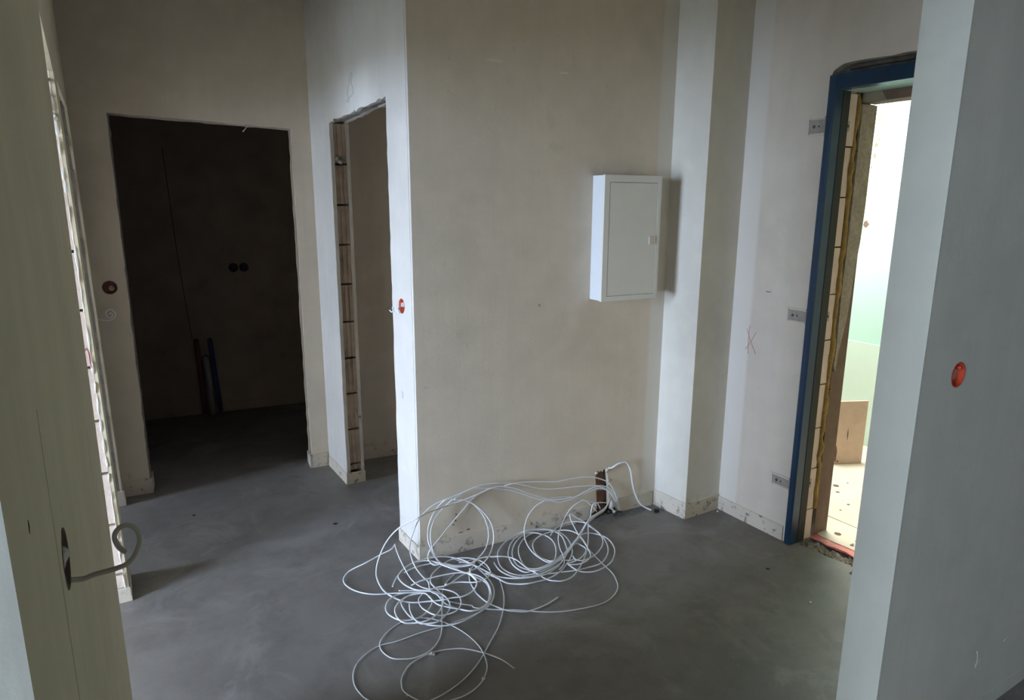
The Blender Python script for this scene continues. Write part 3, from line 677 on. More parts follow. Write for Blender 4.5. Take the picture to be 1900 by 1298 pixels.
# ---------------------------------------------------------------- flush boxes and the leads hanging from them
def flush_box(name, centre, axis, r, depth, m, label, seed, blade=True):
    """axis points out of the wall"""
    t = thing(name, centre, label, 'socket box'); ax = Vector(axis).normalized(); c = Vector(centre)
    k = MB(); prof = [(r, -.0008), (r * .97, .0008), (r * .88, .0006), (r * .86, -depth * .9), (r * .2, -depth * .92)]
    k.lathe(c, ax, prof, 26, .015, seed, open_top=True); k.build('cup', M[m], t)
    a = ax.orthogonal().normalized(); b = ax.cross(a)
    for s in (-1, 1):
        k = MB(); k.lathe(c + a * s * r * .66 - ax * depth * .8, ax, [(.005, 0), (.005, depth * .7), (.002, depth * .72)], 10); k.build('screw_post', M[m], t)
    if blade == 3:
        k = MB(); k.lathe(c - ax * depth * .86, ax, [(r * .84, 0), (r * .82, .002), (r * .3, .004)], 22); k.build('plaster_fill', M['plaster_grey'], t)
    elif blade:
        k = MB(); k.lump(c - ax * depth * .45 + b * r * .25, r * .38, seed, 2); k.build('plaster_fill', M['white_lump'] if blade == 1 else M['brick'], t)
    return t
pc = FC(SOC_C[0], SOC_C[1], 0); flush_box('socket_box', pc, -FC.W, .036, .017, 'red_dull', 'dark red round socket box left of the dark doorway', 2, 2)
pa = FA(SOC_A[0], SOC_A[1], 0); flush_box('socket_box', pa, -FA.W, .033, .019, 'red', 'orange red socket box on the pale strip beside the narrow doorway', 4)
pn = FN(SOC_N[0], SOC_N[1], 0); flush_box('socket_box', pn, (0, -1, 0), .034, .021, 'red', 'orange red round socket box sunk in the grey near wall', 6, 3)
pd = FD(SOC_D[0], SOC_D[1], 0); flush_box('socket_box', pd, (1, 0, 0), .035, .018, 'chip_and_shade', 'socket box with its hollow coloured shade-dark in the olive wall at the left edge', 9)  # cup coloured dark brown to put shade into its hollow
def lead(name, pts, r, m, label, cat='cable', group=None, n=8, sub=5, ends=True):
    k = MB(); k.tube(pts, r, n, sub); return tag(k.build(name, M[m]), label, cat, group)
lead('cable', [(-.088, .838, 1.206), (-.074, .855, 1.194), (-.066, .86, 1.190), (-.055, .86, 1.192), (-.037, .86, 1.193), (-.022, .862, 1.195), (-.0115, .864, 1.205), (-.0055, .866, 1.220), (-.008, .868, 1.234), (-.017, .868, 1.242), (-.026, .866, 1.240), (-.031, .864, 1.232), (-.028, .862, 1.219), (-.0215, .862, 1.2105)],
     .0030, 'cable_grey', 'thick grey cable end curling out of the olive wall at left')
sp = [pc + Vector((-.03, .0, -.155))]
sp = [(-.094, 4.082, 1.012), (-.078, 4.080, 1.011)] + [(x, 4.078 - .0015 * i, z) for i, (x, z) in enumerate([(-.057, 1.005), (-.027, 1.009), (-.009, 1.030), (-.015, 1.053), (-.032, 1.063), (-.049, 1.051), (-.047, 1.029), (-.033, 1.021), (-.022, 1.035), (-.030, 1.048), (-.039, 1.037)])]
lead('cable', sp, .0033, 'cable', 'white cable end wound in a flat spiral beside the dark doorway')
lead('cable', [FA(.150, 1.163, .012), FA(.139, 1.160, -.012)] + [(1.062 - .004 * i, y, z) for i, (y, z) in enumerate([(2.741, 1.147), (2.762, 1.143), (2.782, 1.150), (2.788, 1.160), (2.774, 1.170), (2.754, 1.168), (2.747, 1.158), (2.757, 1.151), (2.770, 1.158)])],
     .0026, 'cable', 'short white cable curl below the orange box on the pale strip')
lead('cable', [FB(bu(2.118), .268, .012), FB(bu(2.132), .270, -.010), FB(bu(2.165), .290, -.020), FB(bu(2.192), .294, -.022), FB(bu(2.222), .287, -.022), FB(bu(2.247), .240, -.024), FB(bu(2.263), .165, -.025), FB(bu(2.279), .108, -.028), FB(bu(2.312), .042, -.036), (2.353, 2.494, .008), (2.364, 2.478, .0055)],
     .0046, 'cable', 'stout cream cable arching from the top of the slot to the floor')

# ---------------------------------------------------------------- the tangle of white cables
CABLES = {
    'diag': (0.0026, [(2.202, 2.542, 0.015), (2.167, 2.525, 0.088), (2.11, 2.498, 0.174), (2.079, 2.503, 0.216), (2.032, 2.513, 0.244), (1.984, 2.521, 0.26), (1.92, 2.529, 0.27), (1.856, 2.536, 0.272), (1.788, 2.541, 0.272), (1.75, 2.545, 0.277), (1.703, 2.551, 0.287), (1.633, 2.559, 0.298), (1.583, 2.563, 0.304), (1.528, 2.567, 0.306), (1.49, 2.575, 0.3), (1.458, 2.584, 0.298), (1.425, 2.592, 0.296), (1.381, 2.598, 0.278), (1.334, 2.603, 0.253), (1.292, 2.6, 0.217), (1.223, 2.597, 0.16), (1.161, 2.577, 0.121), (1.118, 2.563, 0.095), (1.089, 2.535, 0.093), (1.102, 2.583, 0.03), (1.107, 2.537, 0.02), (1.143, 2.524, 0.02), (1.175, 2.484, 0.02), (1.216, 2.456, 0.02), (1.251, 2.432, 0.03)]),
    'middle': (0.0027, [(2.2, 2.542, 0.016), (2.162, 2.525, 0.092), (2.12, 2.525, 0.159), (2.076, 2.53, 0.187), (2.008, 2.535, 0.203), (1.932, 2.543, 0.214), (1.856, 2.549, 0.222), (1.782, 2.554, 0.23), (1.733, 2.558, 0.239), (1.686, 2.562, 0.252), (1.616, 2.569, 0.279), (1.561, 2.574, 0.299), (1.501, 2.578, 0.314), (1.433, 2.58, 0.326), (1.378, 2.581, 0.329), (1.341, 2.579, 0.326), (1.287, 2.58, 0.315), (1.231, 2.581, 0.304), (1.176, 2.583, 0.296), (1.128, 2.581, 0.283), (1.088, 2.575, 0.264), (1.049, 2.557, 0.243), (1.015, 2.53, 0.215), (1.026, 2.599, 0.131), (1.041, 2.65, 0.06), (1.037, 2.617, 0.03), (1.029, 2.549, 0.02), (1.03, 2.477, 0.015), (1.031, 2.421, 0.02), (1.014, 2.367, 0.02), (1.013, 2.338, 0.02), (1.024, 2.31, 0.02), (1.032, 2.252, 0.01), (1.063, 2.189, 0.01), (1.101, 2.15, 0.01), (1.156, 2.145, 0.01), (1.202, 2.177, 0.012), (1.23, 2.22, 0.015), (1.248, 2.282, 0.02), (1.234, 2.334, 0.03), (1.195, 2.388, 0.03), (1.152, 2.41, 0.03), (1.096, 2.422, 0.03), (1.041, 2.427, 0.03), (0.994, 2.428, 0.03), (0.956, 2.431, 0.02)]),
    'outer': (0.0028, [(2.196, 2.543, 0.017), (2.155, 2.525, 0.091), (2.114, 2.526, 0.152), (2.061, 2.531, 0.184), (2.018, 2.534, 0.194), (1.953, 2.534, 0.182), (1.899, 2.533, 0.17), (1.839, 2.537, 0.171), (1.775, 2.542, 0.178), (1.736, 2.546, 0.188), (1.685, 2.552, 0.211), (1.611, 2.56, 0.25), (1.556, 2.566, 0.278), (1.511, 2.57, 0.295), (1.475, 2.573, 0.304), (1.429, 2.573, 0.305), (1.384, 2.575, 0.296), (1.339, 2.574, 0.283), (1.349, 2.562, 0.295), (1.275, 2.565, 0.284), (1.207, 2.568, 0.275), (1.137, 2.544, 0.281), (1.068, 2.519, 0.287), (1.024, 2.5, 0.286), (0.997, 2.522, 0.267), (0.964, 2.55, 0.239), (0.933, 2.575, 0.2), (0.907, 2.595, 0.153), (0.887, 2.61, 0.1), (0.866, 2.599, 0.06), (0.855, 2.583, 0.03), (0.849, 2.555, 0.02), (0.845, 2.513, 0.015), (0.846, 2.465, 0.012), (0.858, 2.418, 0.01), (0.883, 2.364, 0.01), (0.922, 2.324, 0.01), (0.979, 2.297, 0.012), (1.023, 2.267, 0.02), (1.066, 2.26, 0.02), (1.111, 2.247, 0.02), (1.161, 2.258, 0.02), (1.193, 2.28, 0.03), (1.211, 2.323, 0.03), (1.211, 2.371, 0.03), (1.227, 2.41, 0.03)]),
    'ring': (0.0028, [(2.192, 2.543, 0.018), (2.15, 2.526, 0.087), (2.109, 2.526, 0.148), (2.061, 2.532, 0.176), (2.029, 2.534, 0.182), (1.971, 2.535, 0.176), (1.901, 2.535, 0.164), (1.849, 2.536, 0.158), (1.799, 2.539, 0.159), (1.76, 2.543, 0.174), (1.717, 2.548, 0.186), (1.657, 2.555, 0.21), (1.592, 2.562, 0.245), (1.52, 2.569, 0.278), (1.448, 2.574, 0.299), (1.385, 2.577, 0.314), (1.341, 2.579, 0.324), (1.292, 2.582, 0.313), (1.231, 2.581, 0.291), (1.184, 2.584, 0.26), (1.145, 2.583, 0.224), (1.119, 2.573, 0.185), (1.1, 2.543, 0.145), (1.094, 2.505, 0.106), (1.135, 2.534, 0.03), (1.153, 2.501, 0.02), (1.198, 2.462, 0.02), (1.256, 2.457, 0.02), (1.312, 2.481, 0.026), (1.36, 2.507, 0.043), (1.397, 2.545, 0.072), (1.393, 2.546, 0.13), (1.375, 2.554, 0.187), (1.343, 2.569, 0.237), (1.309, 2.572, 0.265), (1.271, 2.576, 0.284), (1.229, 2.578, 0.296), (1.191, 2.579, 0.298), (1.155, 2.584, 0.269), (1.125, 2.582, 0.23), (1.104, 2.574, 0.188), (1.089, 2.547, 0.146), (1.089, 2.515, 0.111), (1.134, 2.569, 0.03), (1.146, 2.522, 0.02), (1.164, 2.47, 0.02), (1.194, 2.419, 0.02), (1.213, 2.375, 0.02), (1.214, 2.328, 0.02)]),
    'ringtwo': (0.0028, [(1.232, 2.571, 0.295), (1.276, 2.568, 0.284), (1.322, 2.563, 0.259), (1.372, 2.557, 0.209), (1.402, 2.532, 0.155), (1.411, 2.519, 0.098), (1.403, 2.515, 0.041), (1.328, 2.423, 0.05), (1.278, 2.408, 0.03), (1.23, 2.406, 0.02), (1.171, 2.39, 0.02), (1.127, 2.368, 0.02), (1.084, 2.355, 0.02), (1.048, 2.362, 0.02), (1.008, 2.362, 0.02), (0.962, 2.39, 0.02), (0.937, 2.442, 0.02), (0.93, 2.492, 0.02), (0.936, 2.528, 0.02), (0.97, 2.564, 0.02), (1.024, 2.595, 0.02), (1.081, 2.592, 0.02), (1.124, 2.557, 0.02), (1.151, 2.495, 0.02), (1.189, 2.444, 0.02)]),
    'kink': (0.0024, [(1.051, 2.294, 0.012), (1.029, 2.321, 0.02), (1.004, 2.353, 0.019), (0.959, 2.382, 0.013), (0.912, 2.4, 0.016), (0.862, 2.427, 0.015), (0.812, 2.443, 0.018), (0.773, 2.468, 0.02), (0.741, 2.529, 0.011), (0.722, 2.586, 0.01), (0.723, 2.633, 0.008), (0.736, 2.655, 0.015), (0.766, 2.664, 0.03), (0.825, 2.639, 0.06), (0.897, 2.64, 0.08), (0.945, 2.627, 0.1), (0.967, 2.642, 0.11), (0.961, 2.619, 0.11), (0.961, 2.577, 0.08), (0.965, 2.519, 0.05), (0.97, 2.473, 0.03), (0.98, 2.432, 0.02), (0.991, 2.395, 0.02), (1.014, 2.367, 0.02), (1.055, 2.352, 0.015), (1.084, 2.312, 0.019), (1.104, 2.281, 0.01), (1.088, 2.217, 0.015), (1.047, 2.173, 0.019), (1.003, 2.176, 0.013), (0.959, 2.184, 0.021), (0.938, 2.228, 0.021), (0.937, 2.287, 0.01), (0.95, 2.335, 0.01), (0.979, 2.357, 0.016)]),
    'oval': (0.0026, [(0.883, 2.459, 0.023), (0.909, 2.498, 0.023), (0.943, 2.546, 0.013), (0.985, 2.581, 0.013), (1.032, 2.595, 0.022), (1.094, 2.604, 0.021), (1.153, 2.591, 0.02), (1.205, 2.565, 0.016), (1.242, 2.507, 0.019), (1.265, 2.442, 0.019), (1.288, 2.371, 0.019), (1.311, 2.303, 0.014), (1.278, 2.359, 0.017), (1.314, 2.307, 0.017), (1.349, 2.264, 0.021), (1.392, 2.234, 0.024), (1.443, 2.218, 0.023), (1.508, 2.215, 0.018), (1.598, 2.245, 0.017)]),
    'outerloops': (0.0027, [(0.973, 2.552, 0.013), (1.027, 2.563, 0.016), (1.097, 2.563, 0.014), (1.149, 2.536, 0.017), (1.189, 2.486, 0.018), (1.249, 2.477, 0.011), (1.319, 2.494, 0.01), (1.36, 2.47, 0.02), (1.414, 2.454, 0.013), (1.373, 2.474, 0.013), (1.399, 2.448, 0.022), (1.438, 2.429, 0.016), (1.454, 2.38, 0.02), (1.462, 2.303, 0.016), (1.474, 2.239, 0.018), (1.491, 2.188, 0.012), (1.51, 2.151, 0.018), (1.541, 2.131, 0.02), (1.595, 2.142, 0.016), (1.648, 2.171, 0.019), (1.717, 2.225, 0.018), (1.803, 2.309, 0.011), (1.88, 2.401, 0.019), (1.949, 2.493, 0.02), (1.993, 2.529, 0.05), (1.975, 2.507, 0.075), (1.994, 2.516, 0.109), (2.041, 2.523, 0.107), (2.097, 2.529, 0.089)]),
    'lowloops': (0.0026, [(1.222, 2.51, 0.011), (1.262, 2.486, 0.009), (1.273, 2.408, 0.013), (1.275, 2.324, 0.01), (1.257, 2.245, 0.009), (1.21, 2.17, 0.013), (1.154, 2.127, 0.019), (1.098, 2.109, 0.018), (1.036, 2.098, 0.017), (0.986, 2.11, 0.011), (0.94, 2.127, 0.014), (0.903, 2.167, 0.011), (0.876, 2.23, 0.01), (0.871, 2.293, 0.009), (0.876, 2.343, 0.011), (0.89, 2.354, 0.019), (0.934, 2.37, 0.018), (0.973, 2.361, 0.018), (0.992, 2.326, 0.018), (0.991, 2.29, 0.01), (0.951, 2.242, 0.012), (0.904, 2.21, 0.016), (0.861, 2.211, 0.017), (0.828, 2.227, 0.018), (0.807, 2.262, 0.019), (0.804, 2.313, 0.009), (0.808, 2.34, 0.015), (0.833, 2.379, 0.016), (0.872, 2.403, 0.014), (0.915, 2.406, 0.01)]),
    'freeloops': (0.0026, [(0.901, 2.316, 0.016), (0.884, 2.266, 0.017), (0.878, 2.216, 0.018), (0.884, 2.171, 0.019), (0.913, 2.155, 0.017), (0.952, 2.144, 0.019), (1.009, 2.188, 0.008), (1.037, 2.215, 0.014), (1.048, 2.261, 0.019), (1.041, 2.322, 0.016), (1.006, 2.357, 0.019), (0.96, 2.403, 0.009), (0.899, 2.43, 0.014)]),
    'smallloops': (0.0026, [(1.17, 2.449, 0.023), (1.2, 2.398, 0.024), (1.226, 2.352, 0.019), (1.245, 2.292, 0.016), (1.227, 2.226, 0.012), (1.177, 2.154, 0.021), (1.133, 2.137, 0.019), (1.09, 2.136, 0.023), (1.058, 2.18, 0.017), (1.024, 2.203, 0.023), (0.998, 2.255, 0.016), (0.987, 2.304, 0.023), (0.981, 2.345, 0.022), (0.933, 2.367, 0.018), (0.887, 2.355, 0.02), (0.849, 2.325, 0.022), (0.832, 2.3, 0.015), (0.822, 2.245, 0.02), (0.829, 2.202, 0.023), (0.86, 2.19, 0.016), (0.903, 2.166, 0.023), (0.952, 2.178, 0.022), (0.998, 2.213, 0.024), (1.034, 2.274, 0.017), (1.045, 2.331, 0.013), (1.034, 2.394, 0.023), (1.048, 2.432, 0.023), (1.08, 2.478, 0.018), (1.144, 2.526, 0.013), (1.195, 2.544, 0.015), (1.243, 2.525, 0.021), (1.299, 2.489, 0.016), (1.31, 2.412, 0.025), (1.301, 2.353, 0.02), (1.268, 2.327, 0.015), (1.206, 2.312, 0.021), (1.145, 2.356, 0.017), (1.081, 2.356, 0.025)]),
    'bottomleft': (0.0018, [(1.167, 2.441, 0.005), (1.103, 2.396, 0.004), (1.065, 2.348, 0.006), (1.029, 2.278, 0.004), (0.986, 2.185, 0.006), (0.94, 2.092, 0.005), (0.9, 2.044, 0.004), (0.851, 2.013, 0.006), (0.796, 2.01, 0.004), (0.757, 2.024, 0.005), (0.723, 2.051, 0.004), (0.707, 2.098, 0.004), (0.71, 2.141, 0.005), (0.731, 2.172, 0.007), (0.776, 2.21, 0.004), (0.832, 2.232, 0.005), (0.878, 2.226, 0.006), (0.905, 2.219, 0.007), (0.942, 2.192, 0.006), (0.981, 2.139, 0.005), (1.013, 2.053, 0.007), (1.028, 1.968, 0.004), (1.019, 1.893, 0.007), (0.997, 1.83, 0.005), (0.957, 1.785, 0.004), (0.917, 1.76, 0.004), (0.866, 1.746, 0.005), (0.817, 1.748, 0.006), (0.764, 1.756, 0.004), (0.675, 1.787, 0.006), (0.604, 1.844, 0.006), (0.58, 1.89, 0.005), (0.568, 1.921, 0.006), (0.563, 1.979, 0.004), (0.576, 2.039, 0.004), (0.609, 2.089, 0.005), (0.661, 2.124, 0.006), (0.714, 2.138, 0.005), (0.776, 2.13, 0.005), (0.875, 2.131, 0.006), (0.966, 2.125, 0.005), (1.016, 2.125, 0.005), (1.094, 2.128, 0.006), (1.156, 2.145, 0.006)]),
    'bottomright': (0.0018, [(1.078, 1.775, 0.005), (1.061, 1.837, 0.007), (1.026, 1.905, 0.004), (0.974, 1.96, 0.006), (0.929, 1.988, 0.004), (0.876, 2.001, 0.005), (0.817, 1.998, 0.007), (0.761, 1.98, 0.005), (0.72, 1.94, 0.006), (0.703, 1.906, 0.005), (0.697, 1.866, 0.005), (0.719, 1.809, 0.006), (0.738, 1.789, 0.005), (0.763, 1.783, 0.006), (0.817, 1.792, 0.004), (0.894, 1.816, 0.005), (0.983, 1.869, 0.004), (1.074, 1.947, 0.005), (1.151, 2.016, 0.005), (1.223, 2.104, 0.007), (1.261, 2.164, 0.005), (1.289, 2.221, 0.004), (1.317, 2.304, 0.005), (1.315, 2.369, 0.007), (1.31, 2.44, 0.004), (1.299, 2.504, 0.006), (1.246, 2.516, 0.005), (1.212, 2.578, 0.006)]),
    'longtail': (0.0022, [(1.938, 2.467, 0.02), (1.913, 2.467, 0.05), (1.871, 2.476, 0.08), (1.841, 2.501, 0.1), (1.826, 2.479, 0.09), (1.835, 2.469, 0.06), (1.834, 2.424, 0.03), (1.83, 2.362, 0.005), (1.806, 2.264, 0.005), (1.791, 2.168, 0.004), (1.777, 2.089, 0.007), (1.756, 2.034, 0.004), (1.725, 1.988, 0.006), (1.679, 1.953, 0.007), (1.623, 1.934, 0.004), (1.55, 1.932, 0.006), (1.442, 1.959, 0.006), (1.379, 1.99, 0.004), (1.321, 2.027, 0.005), (1.266, 2.069, 0.006), (1.208, 2.107, 0.005), (1.165, 2.136, 0.006), (1.126, 2.174, 0.004), (1.122, 2.191, 0.005), (1.084, 2.232, 0.004), (1.051, 2.27, 0.006), (1.036, 2.312, 0.007)]),
    'fork': (0.0026, [(1.461, 2.057, 0.007), (1.396, 2.039, 0.007), (1.334, 2.034, 0.007), (1.29, 2.042, 0.006), (1.246, 2.069, 0.008), (1.219, 2.098, 0.008), (1.186, 2.175, 0.008), (1.18, 2.254, 0.006), (1.18, 2.263, 0.007), (1.198, 2.353, 0.006), (1.229, 2.415, 0.006), (1.267, 2.454, 0.009), (1.301, 2.493, 0.009)]),
    'coilone': (0.0028, [(2.12, 2.538, 0.103), (2.074, 2.511, 0.078), (2.002, 2.485, 0.073), (1.927, 2.459, 0.07), (1.827, 2.401, 0.03), (1.724, 2.342, 0.017), (1.632, 2.294, 0.019), (1.54, 2.262, 0.023), (1.486, 2.271, 0.018), (1.435, 2.276, 0.018), (1.418, 2.342, 0.019), (1.442, 2.432, 0.014), (1.47, 2.48, 0.018), (1.518, 2.533, 0.02), (1.58, 2.571, 0.022), (1.649, 2.579, 0.023), (1.72, 2.57, 0.016), (1.761, 2.54, 0.013), (1.761, 2.465, 0.022), (1.732, 2.387, 0.02), (1.7, 2.329, 0.012), (1.612, 2.252, 0.024), (1.529, 2.226, 0.024), (1.458, 2.227, 0.02), (1.412, 2.238, 0.019), (1.377, 2.274, 0.014), (1.358, 2.316, 0.012), (1.345, 2.353, 0.018), (1.359, 2.424, 0.013)]),
    'coiltwo': (0.0028, [(2.119, 2.538, 0.094), (2.072, 2.511, 0.069), (1.997, 2.486, 0.064), (1.915, 2.457, 0.06), (1.808, 2.392, 0.03), (1.687, 2.317, 0.014), (1.588, 2.265, 0.016), (1.507, 2.247, 0.016), (1.448, 2.26, 0.01), (1.405, 2.284, 0.008), (1.375, 2.322, 0.012), (1.371, 2.384, 0.011), (1.391, 2.446, 0.018), (1.432, 2.506, 0.016), (1.502, 2.562, 0.015), (1.578, 2.583, 0.021), (1.635, 2.58, 0.031), (1.698, 2.575, 0.025), (1.756, 2.563, 0.013), (1.784, 2.528, 0.01), (1.776, 2.442, 0.019), (1.759, 2.377, 0.009), (1.706, 2.297, 0.018), (1.639, 2.249, 0.009), (1.568, 2.201, 0.016), (1.5, 2.189, 0.012), (1.448, 2.191, 0.013), (1.393, 2.194, 0.018), (1.362, 2.228, 0.008), (1.328, 2.257, 0.009), (1.305, 2.291, 0.019), (1.295, 2.35, 0.014), (1.29, 2.403, 0.009), (1.267, 2.442, 0.02)]),
    'coilthree': (0.0027, [(2.115, 2.538, 0.085), (2.067, 2.511, 0.063), (1.992, 2.486, 0.059), (1.898, 2.448, 0.05), (1.791, 2.38, 0.03), (1.7, 2.323, 0.016), (1.62, 2.277, 0.022), (1.535, 2.255, 0.022), (1.475, 2.253, 0.024), (1.456, 2.295, 0.015), (1.438, 2.346, 0.015), (1.455, 2.416, 0.014), (1.493, 2.482, 0.015), (1.546, 2.531, 0.022), (1.626, 2.581, 0.014), (1.67, 2.556, 0.019), (1.705, 2.502, 0.015), (1.695, 2.428, 0.016), (1.65, 2.347, 0.018), (1.593, 2.285, 0.024), (1.568, 2.318, 0.02), (1.567, 2.388, 0.012), (1.584, 2.445, 0.016), (1.621, 2.495, 0.014), (1.671, 2.512, 0.024), (1.738, 2.52, 0.023), (1.799, 2.505, 0.023), (1.831, 2.47, 0.024), (1.84, 2.417, 0.022), (1.811, 2.33, 0.025), (1.794, 2.289, 0.023), (1.779, 2.249, 0.016), (1.729, 2.209, 0.024), (1.681, 2.209, 0.019), (1.635, 2.224, 0.023)]),
    'coilfour': (0.0027, [(2.113, 2.538, 0.081), (2.061, 2.511, 0.061), (1.987, 2.486, 0.057), (1.889, 2.442, 0.05), (1.776, 2.372, 0.02), (1.796, 2.378, 0.011), (1.794, 2.308, 0.018), (1.754, 2.268, 0.018), (1.699, 2.24, 0.021), (1.656, 2.247, 0.013), (1.646, 2.253, 0.013), (1.638, 2.222, 0.019), (1.645, 2.167, 0.018), (1.678, 2.142, 0.014), (1.717, 2.124, 0.018), (1.781, 2.137, 0.015), (1.833, 2.158, 0.019), (1.901, 2.223, 0.011), (1.933, 2.276, 0.013), (1.941, 2.331, 0.021), (1.933, 2.395, 0.014), (1.898, 2.432, 0.013), (1.84, 2.418, 0.02), (1.763, 2.375, 0.018), (1.691, 2.336, 0.012), (1.579, 2.286, 0.017), (1.49, 2.276, 0.018), (1.467, 2.327, 0.012), (1.485, 2.408, 0.018), (1.535, 2.493, 0.012), (1.599, 2.546, 0.014), (1.674, 2.578, 0.011)]),
    'coilfive': (0.0027, [(1.91, 2.45, 0.06), (1.933, 2.458, 0.03), (1.944, 2.401, 0.016), (1.937, 2.342, 0.008), (1.886, 2.254, 0.014), (1.839, 2.209, 0.009), (1.77, 2.167, 0.016), (1.711, 2.179, 0.008), (1.644, 2.177, 0.015), (1.588, 2.197, 0.014), (1.522, 2.215, 0.015), (1.471, 2.226, 0.016), (1.439, 2.245, 0.01), (1.411, 2.264, 0.011)]),
    'arch': (0.0024, [(2.063, 2.541, 0.058), (2.04, 2.543, 0.096), (1.979, 2.537, 0.123), (1.906, 2.542, 0.157), (1.846, 2.547, 0.175), (1.78, 2.55, 0.185), (1.724, 2.557, 0.179), (1.669, 2.558, 0.161), (1.625, 2.55, 0.13), (1.595, 2.532, 0.1), (1.571, 2.504, 0.074), (1.581, 2.505, 0.02), (1.555, 2.408, 0.02), (1.556, 2.336, 0.02), (1.571, 2.288, 0.02), (1.622, 2.28, 0.02), (1.666, 2.254, 0.02), (1.688, 2.258, 0.02), (1.698, 2.279, 0.02), (1.69, 2.248, 0.02), (1.716, 2.224, 0.02), (1.78, 2.231, 0.02), (1.846, 2.264, 0.02), (1.898, 2.309, 0.02), (1.933, 2.368, 0.02), (1.946, 2.432, 0.02), (1.934, 2.495, 0.03), (1.904, 2.534, 0.03), (1.856, 2.549, 0.03), (1.803, 2.54, 0.03), (1.751, 2.513, 0.03), (1.717, 2.494, 0.02)]),
    'lowarch': (0.0022, [(2.034, 2.533, 0.054), (1.998, 2.536, 0.095), (1.953, 2.539, 0.133), (1.907, 2.542, 0.124), (1.863, 2.539, 0.103), (1.824, 2.527, 0.071), (1.771, 2.48, 0.059), (1.735, 2.448, 0.05), (1.711, 2.417, 0.03), (1.683, 2.36, 0.02), (1.666, 2.316, 0.02), (1.629, 2.25, 0.02), (1.581, 2.221, 0.015)]),
}

LAB = {
    'diag': 'white cable running diagonally down across the beige wall behind the standing ring',
    'middle': 'white cable in the steep arc left of the standing ring, crossing the wall corner',
    'outer': 'white cable making the widest left arc past the corner of the pale strip',
    'ring': 'white cable forming the upright ring against the beige wall',
    'ringtwo': 'second turn of white cable around the right side of the upright ring',
    'kink': 'white cable with a sharp kink, furthest left on the floor',
    'oval': 'white cable along the back of the left coil with a frayed end at its left',
    'outerloops': 'white cable bridging from the left coil to the right coil along the wall foot',
    'lowloops': 'white cable in wide flat loops at the front of the left coil',
    'freeloops': 'white cable whose free end stands inside the front loops of the left coil',
    'smallloops': 'white cable wound tightly through the middle of the left coil',
    'bottomleft': 'thin white cable in big loops lowest on the floor, running out of the picture',
    'bottomright': 'thin white cable at the bottom with a straight end pointing right',
    'longtail': 'thin white cable looping far right over the open floor and back',
    'fork': 'white cable with a short free end between the two coils',
    'coilone': 'white cable of the right coil with a free end at its left',
    'coiltwo': 'white cable making the outermost left turn of the right coil',
    'coilthree': 'white cable making the small inner circle of the right coil',
    'coilfour': 'white cable making the two right-hand turns of the right coil',
    'coilfive': 'white cable curving from the slot around the far right of the coil',
    'arch': 'white cable rising in a tall arch over the right coil',
    'lowarch': 'thin white cable in the lower arch right of the tall arch',
}
for i, (key, (r, pts)) in enumerate(CABLES.items()):
    k = MB(); k.tube(pts, r * 1.14, 6, 5); tag(k.build('cable', M['cable']), LAB[key], 'cable', 'loose white cables from the wall slot')
# sleeve where the bundle enters the slot, bits of tape on the coil
k = MB(); k.tube([FB(1.052, .098, -.006), FB(1.040, .080, -.03), FB(1.025, .062, -.045)], .012, 10, 4, radii=[.006, .012, .009]); tag(k.build('cable_sleeve', M['cable']), 'torn white sleeve around the cable bundle at the slot', 'sleeve')

# ---------------------------------------------------------------- dark room fittings
def pipe(name, pts, r, m, label):
    k = MB(); k.tube(pts, r, 10, 3); tag(k.build(name, M[m]), label, 'pipe')
def bk(x, z, d=.05):
    u = (x + 2.70) / BK.U.x; return BK(u, z, -d)
pipe('water_pipe', [bk(.510, .02), bk(.506, .30), bk(.500, .55), bk(.498, .575, .02), bk(.498, .578, -.005)], .017, 'pipe_red', 'dark red wrapped water pipe rising from the dark room floor')
pipe('water_pipe', [bk(.622, .02), bk(.610, .25), bk(.592, .55), bk(.591, .575, .02), bk(.591, .578, -.005)], .017, 'pipe_blue', 'blue wrapped water pipe leaning in the dark room')
pipe('drain_pipe', [bk(.565, .0), bk(.558, .30), bk(.552, .42), bk(.552, .45, .02)], .025, 'pipe_grey', 'grey drain stub between the red and blue pipes')
for x, lb in ((.802, 'left one of two dark round socket boxes in the dark room'), (.876, 'right one of two dark round socket boxes in the dark room')):
    c = bk(x, 1.128, 0.0); t = thing('socket_box', c, lb, 'socket box')
    k = MB(); k.lathe(c, -BK.W, [(.034, -.001), (.034, .004), (.029, .004), (.028, .0015), (.004, .0015)], 20); k.build('cup', M['black'], t)
    k = MB(); k.lathe(c + BK.U * .018, -BK.W, [(.004, 0), (.004, .006), (.001, .007)], 8); k.build('screw_post', M['gap'], t)
k = MB(); k.tube([bk(.40, 2.0, .0005), bk(.415, 1.6, .0005), bk(.43, 1.2, .0005), bk(.455, .8, .0005), bk(.47, .6, .0005)], .003, 4, 4); k.build('crack', M['gap'], wdark)

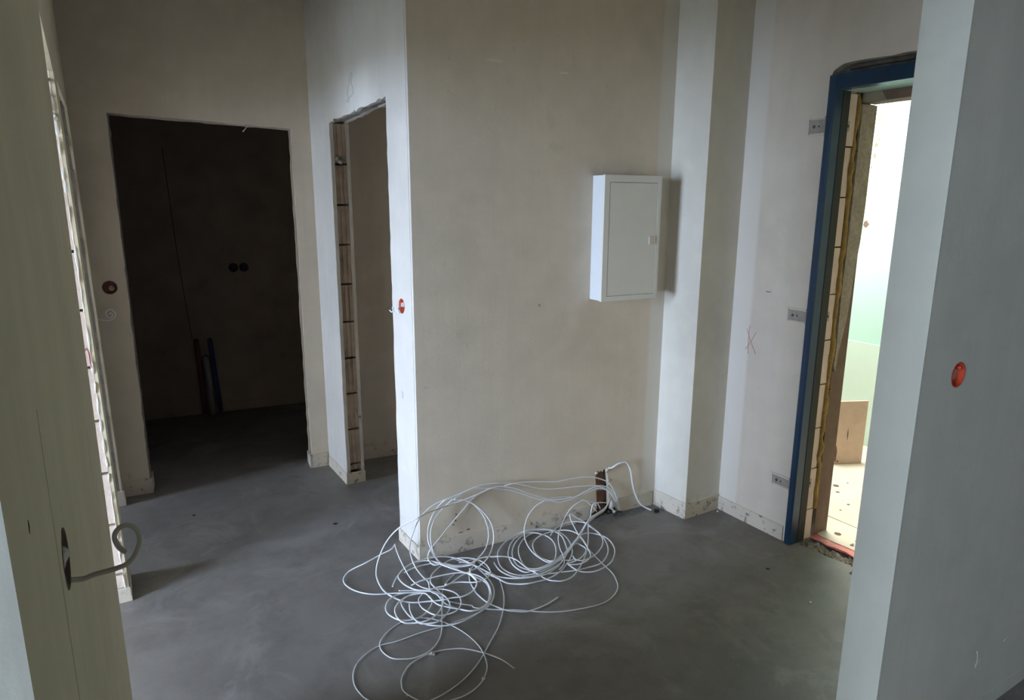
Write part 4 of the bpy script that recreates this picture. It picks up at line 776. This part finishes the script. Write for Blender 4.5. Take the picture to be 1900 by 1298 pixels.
# ---------------------------------------------------------------- crumbs and scraps on the floor
def scrap(x, y, r, m, name, label, cat, seed=0, flat=.6):
    k = MB(); k.lump((x, y, r * flat * .75), r, seed, 2, flat); return tag(k.build(name, M[m]), label, cat)
k = MB(); k.obox(Vector((2.377, 2.452, 0)), Vector((.9, -.3, 0)).normalized(), Vector((.3, .9, 0)).normalized(), Z, -.012, .012, -.008, .008, 0, .018); tag(k.build('plastic_clip', M['black'], bevel=.002), 'small black plastic clip on the floor near the pillar', 'clip')
scrap(2.663, 2.287, .0055, 'white_lump', 'plaster_pebble', 'tiny white pebble by the pillar and right wall corner', 'pebble', 2, .9)
scrap(2.35, 1.50, .0045, 'white_lump', 'plaster_pebble', 'tiny white pebble on the floor near the right foreground wall', 'pebble', 4, .8)
scrap(.850, 3.19, .010, 'black', 'dirt_flake', 'small dark flake on the blue lit floor before the dark doorway', 'flake', 3, .2)
scrap(2.418, 1.765, .008, 'black', 'dirt_flake', 'dark flake on the floor in front of the entrance sill', 'flake', 6, .25)
scrap(.235, 3.66, .008, 'black', 'dirt_flake', 'dark flake on the floor near the left slim pier', 'flake', 7, .25)
for i, (x, y, r) in enumerate([(.935, 1.895, .009), (.945, 1.885, .006), (.925, 1.90, .005)]):
    pass

CR1, CR2, CR3 = (.859, 1.997), (.959, 1.788), (.700, 1.847)
k = MB()
for i, (dx, dy, r) in enumerate([(0, 0, .0075), (.010, .004, .006), (-.009, .003, .005), (.004, -.007, .005)]): k.lump((CR1[0] + dx, CR1[1] + dy, r * .8), r, i, 1, .85)
tag(k.build('plaster_crumb', M['white_lump']), 'pale plaster crumb lying beside the lowest cable loop', 'crumb')
scrap(CR2[0], CR2[1], .0065, 'white_lump', 'plaster_crumb', 'pale crumb stuck on the thin bottom cable at its right bend', 'crumb', 5, .8)
scrap(CR3[0], CR3[1], .004, 'white_lump', 'plaster_crumb', 'tiny pale crumb at the very bottom edge by the thin loop', 'crumb', 8, .8)
k = MB(); k.tube([FC(.778, 1.992, -.004), FC(.795, 2.012, -.006), FC(.812, 2.036, .002)], .0028, 5, 3, radii=[.0035, .002, .001]); k.build('plaster_drip', M['white_lump'], wall_back)
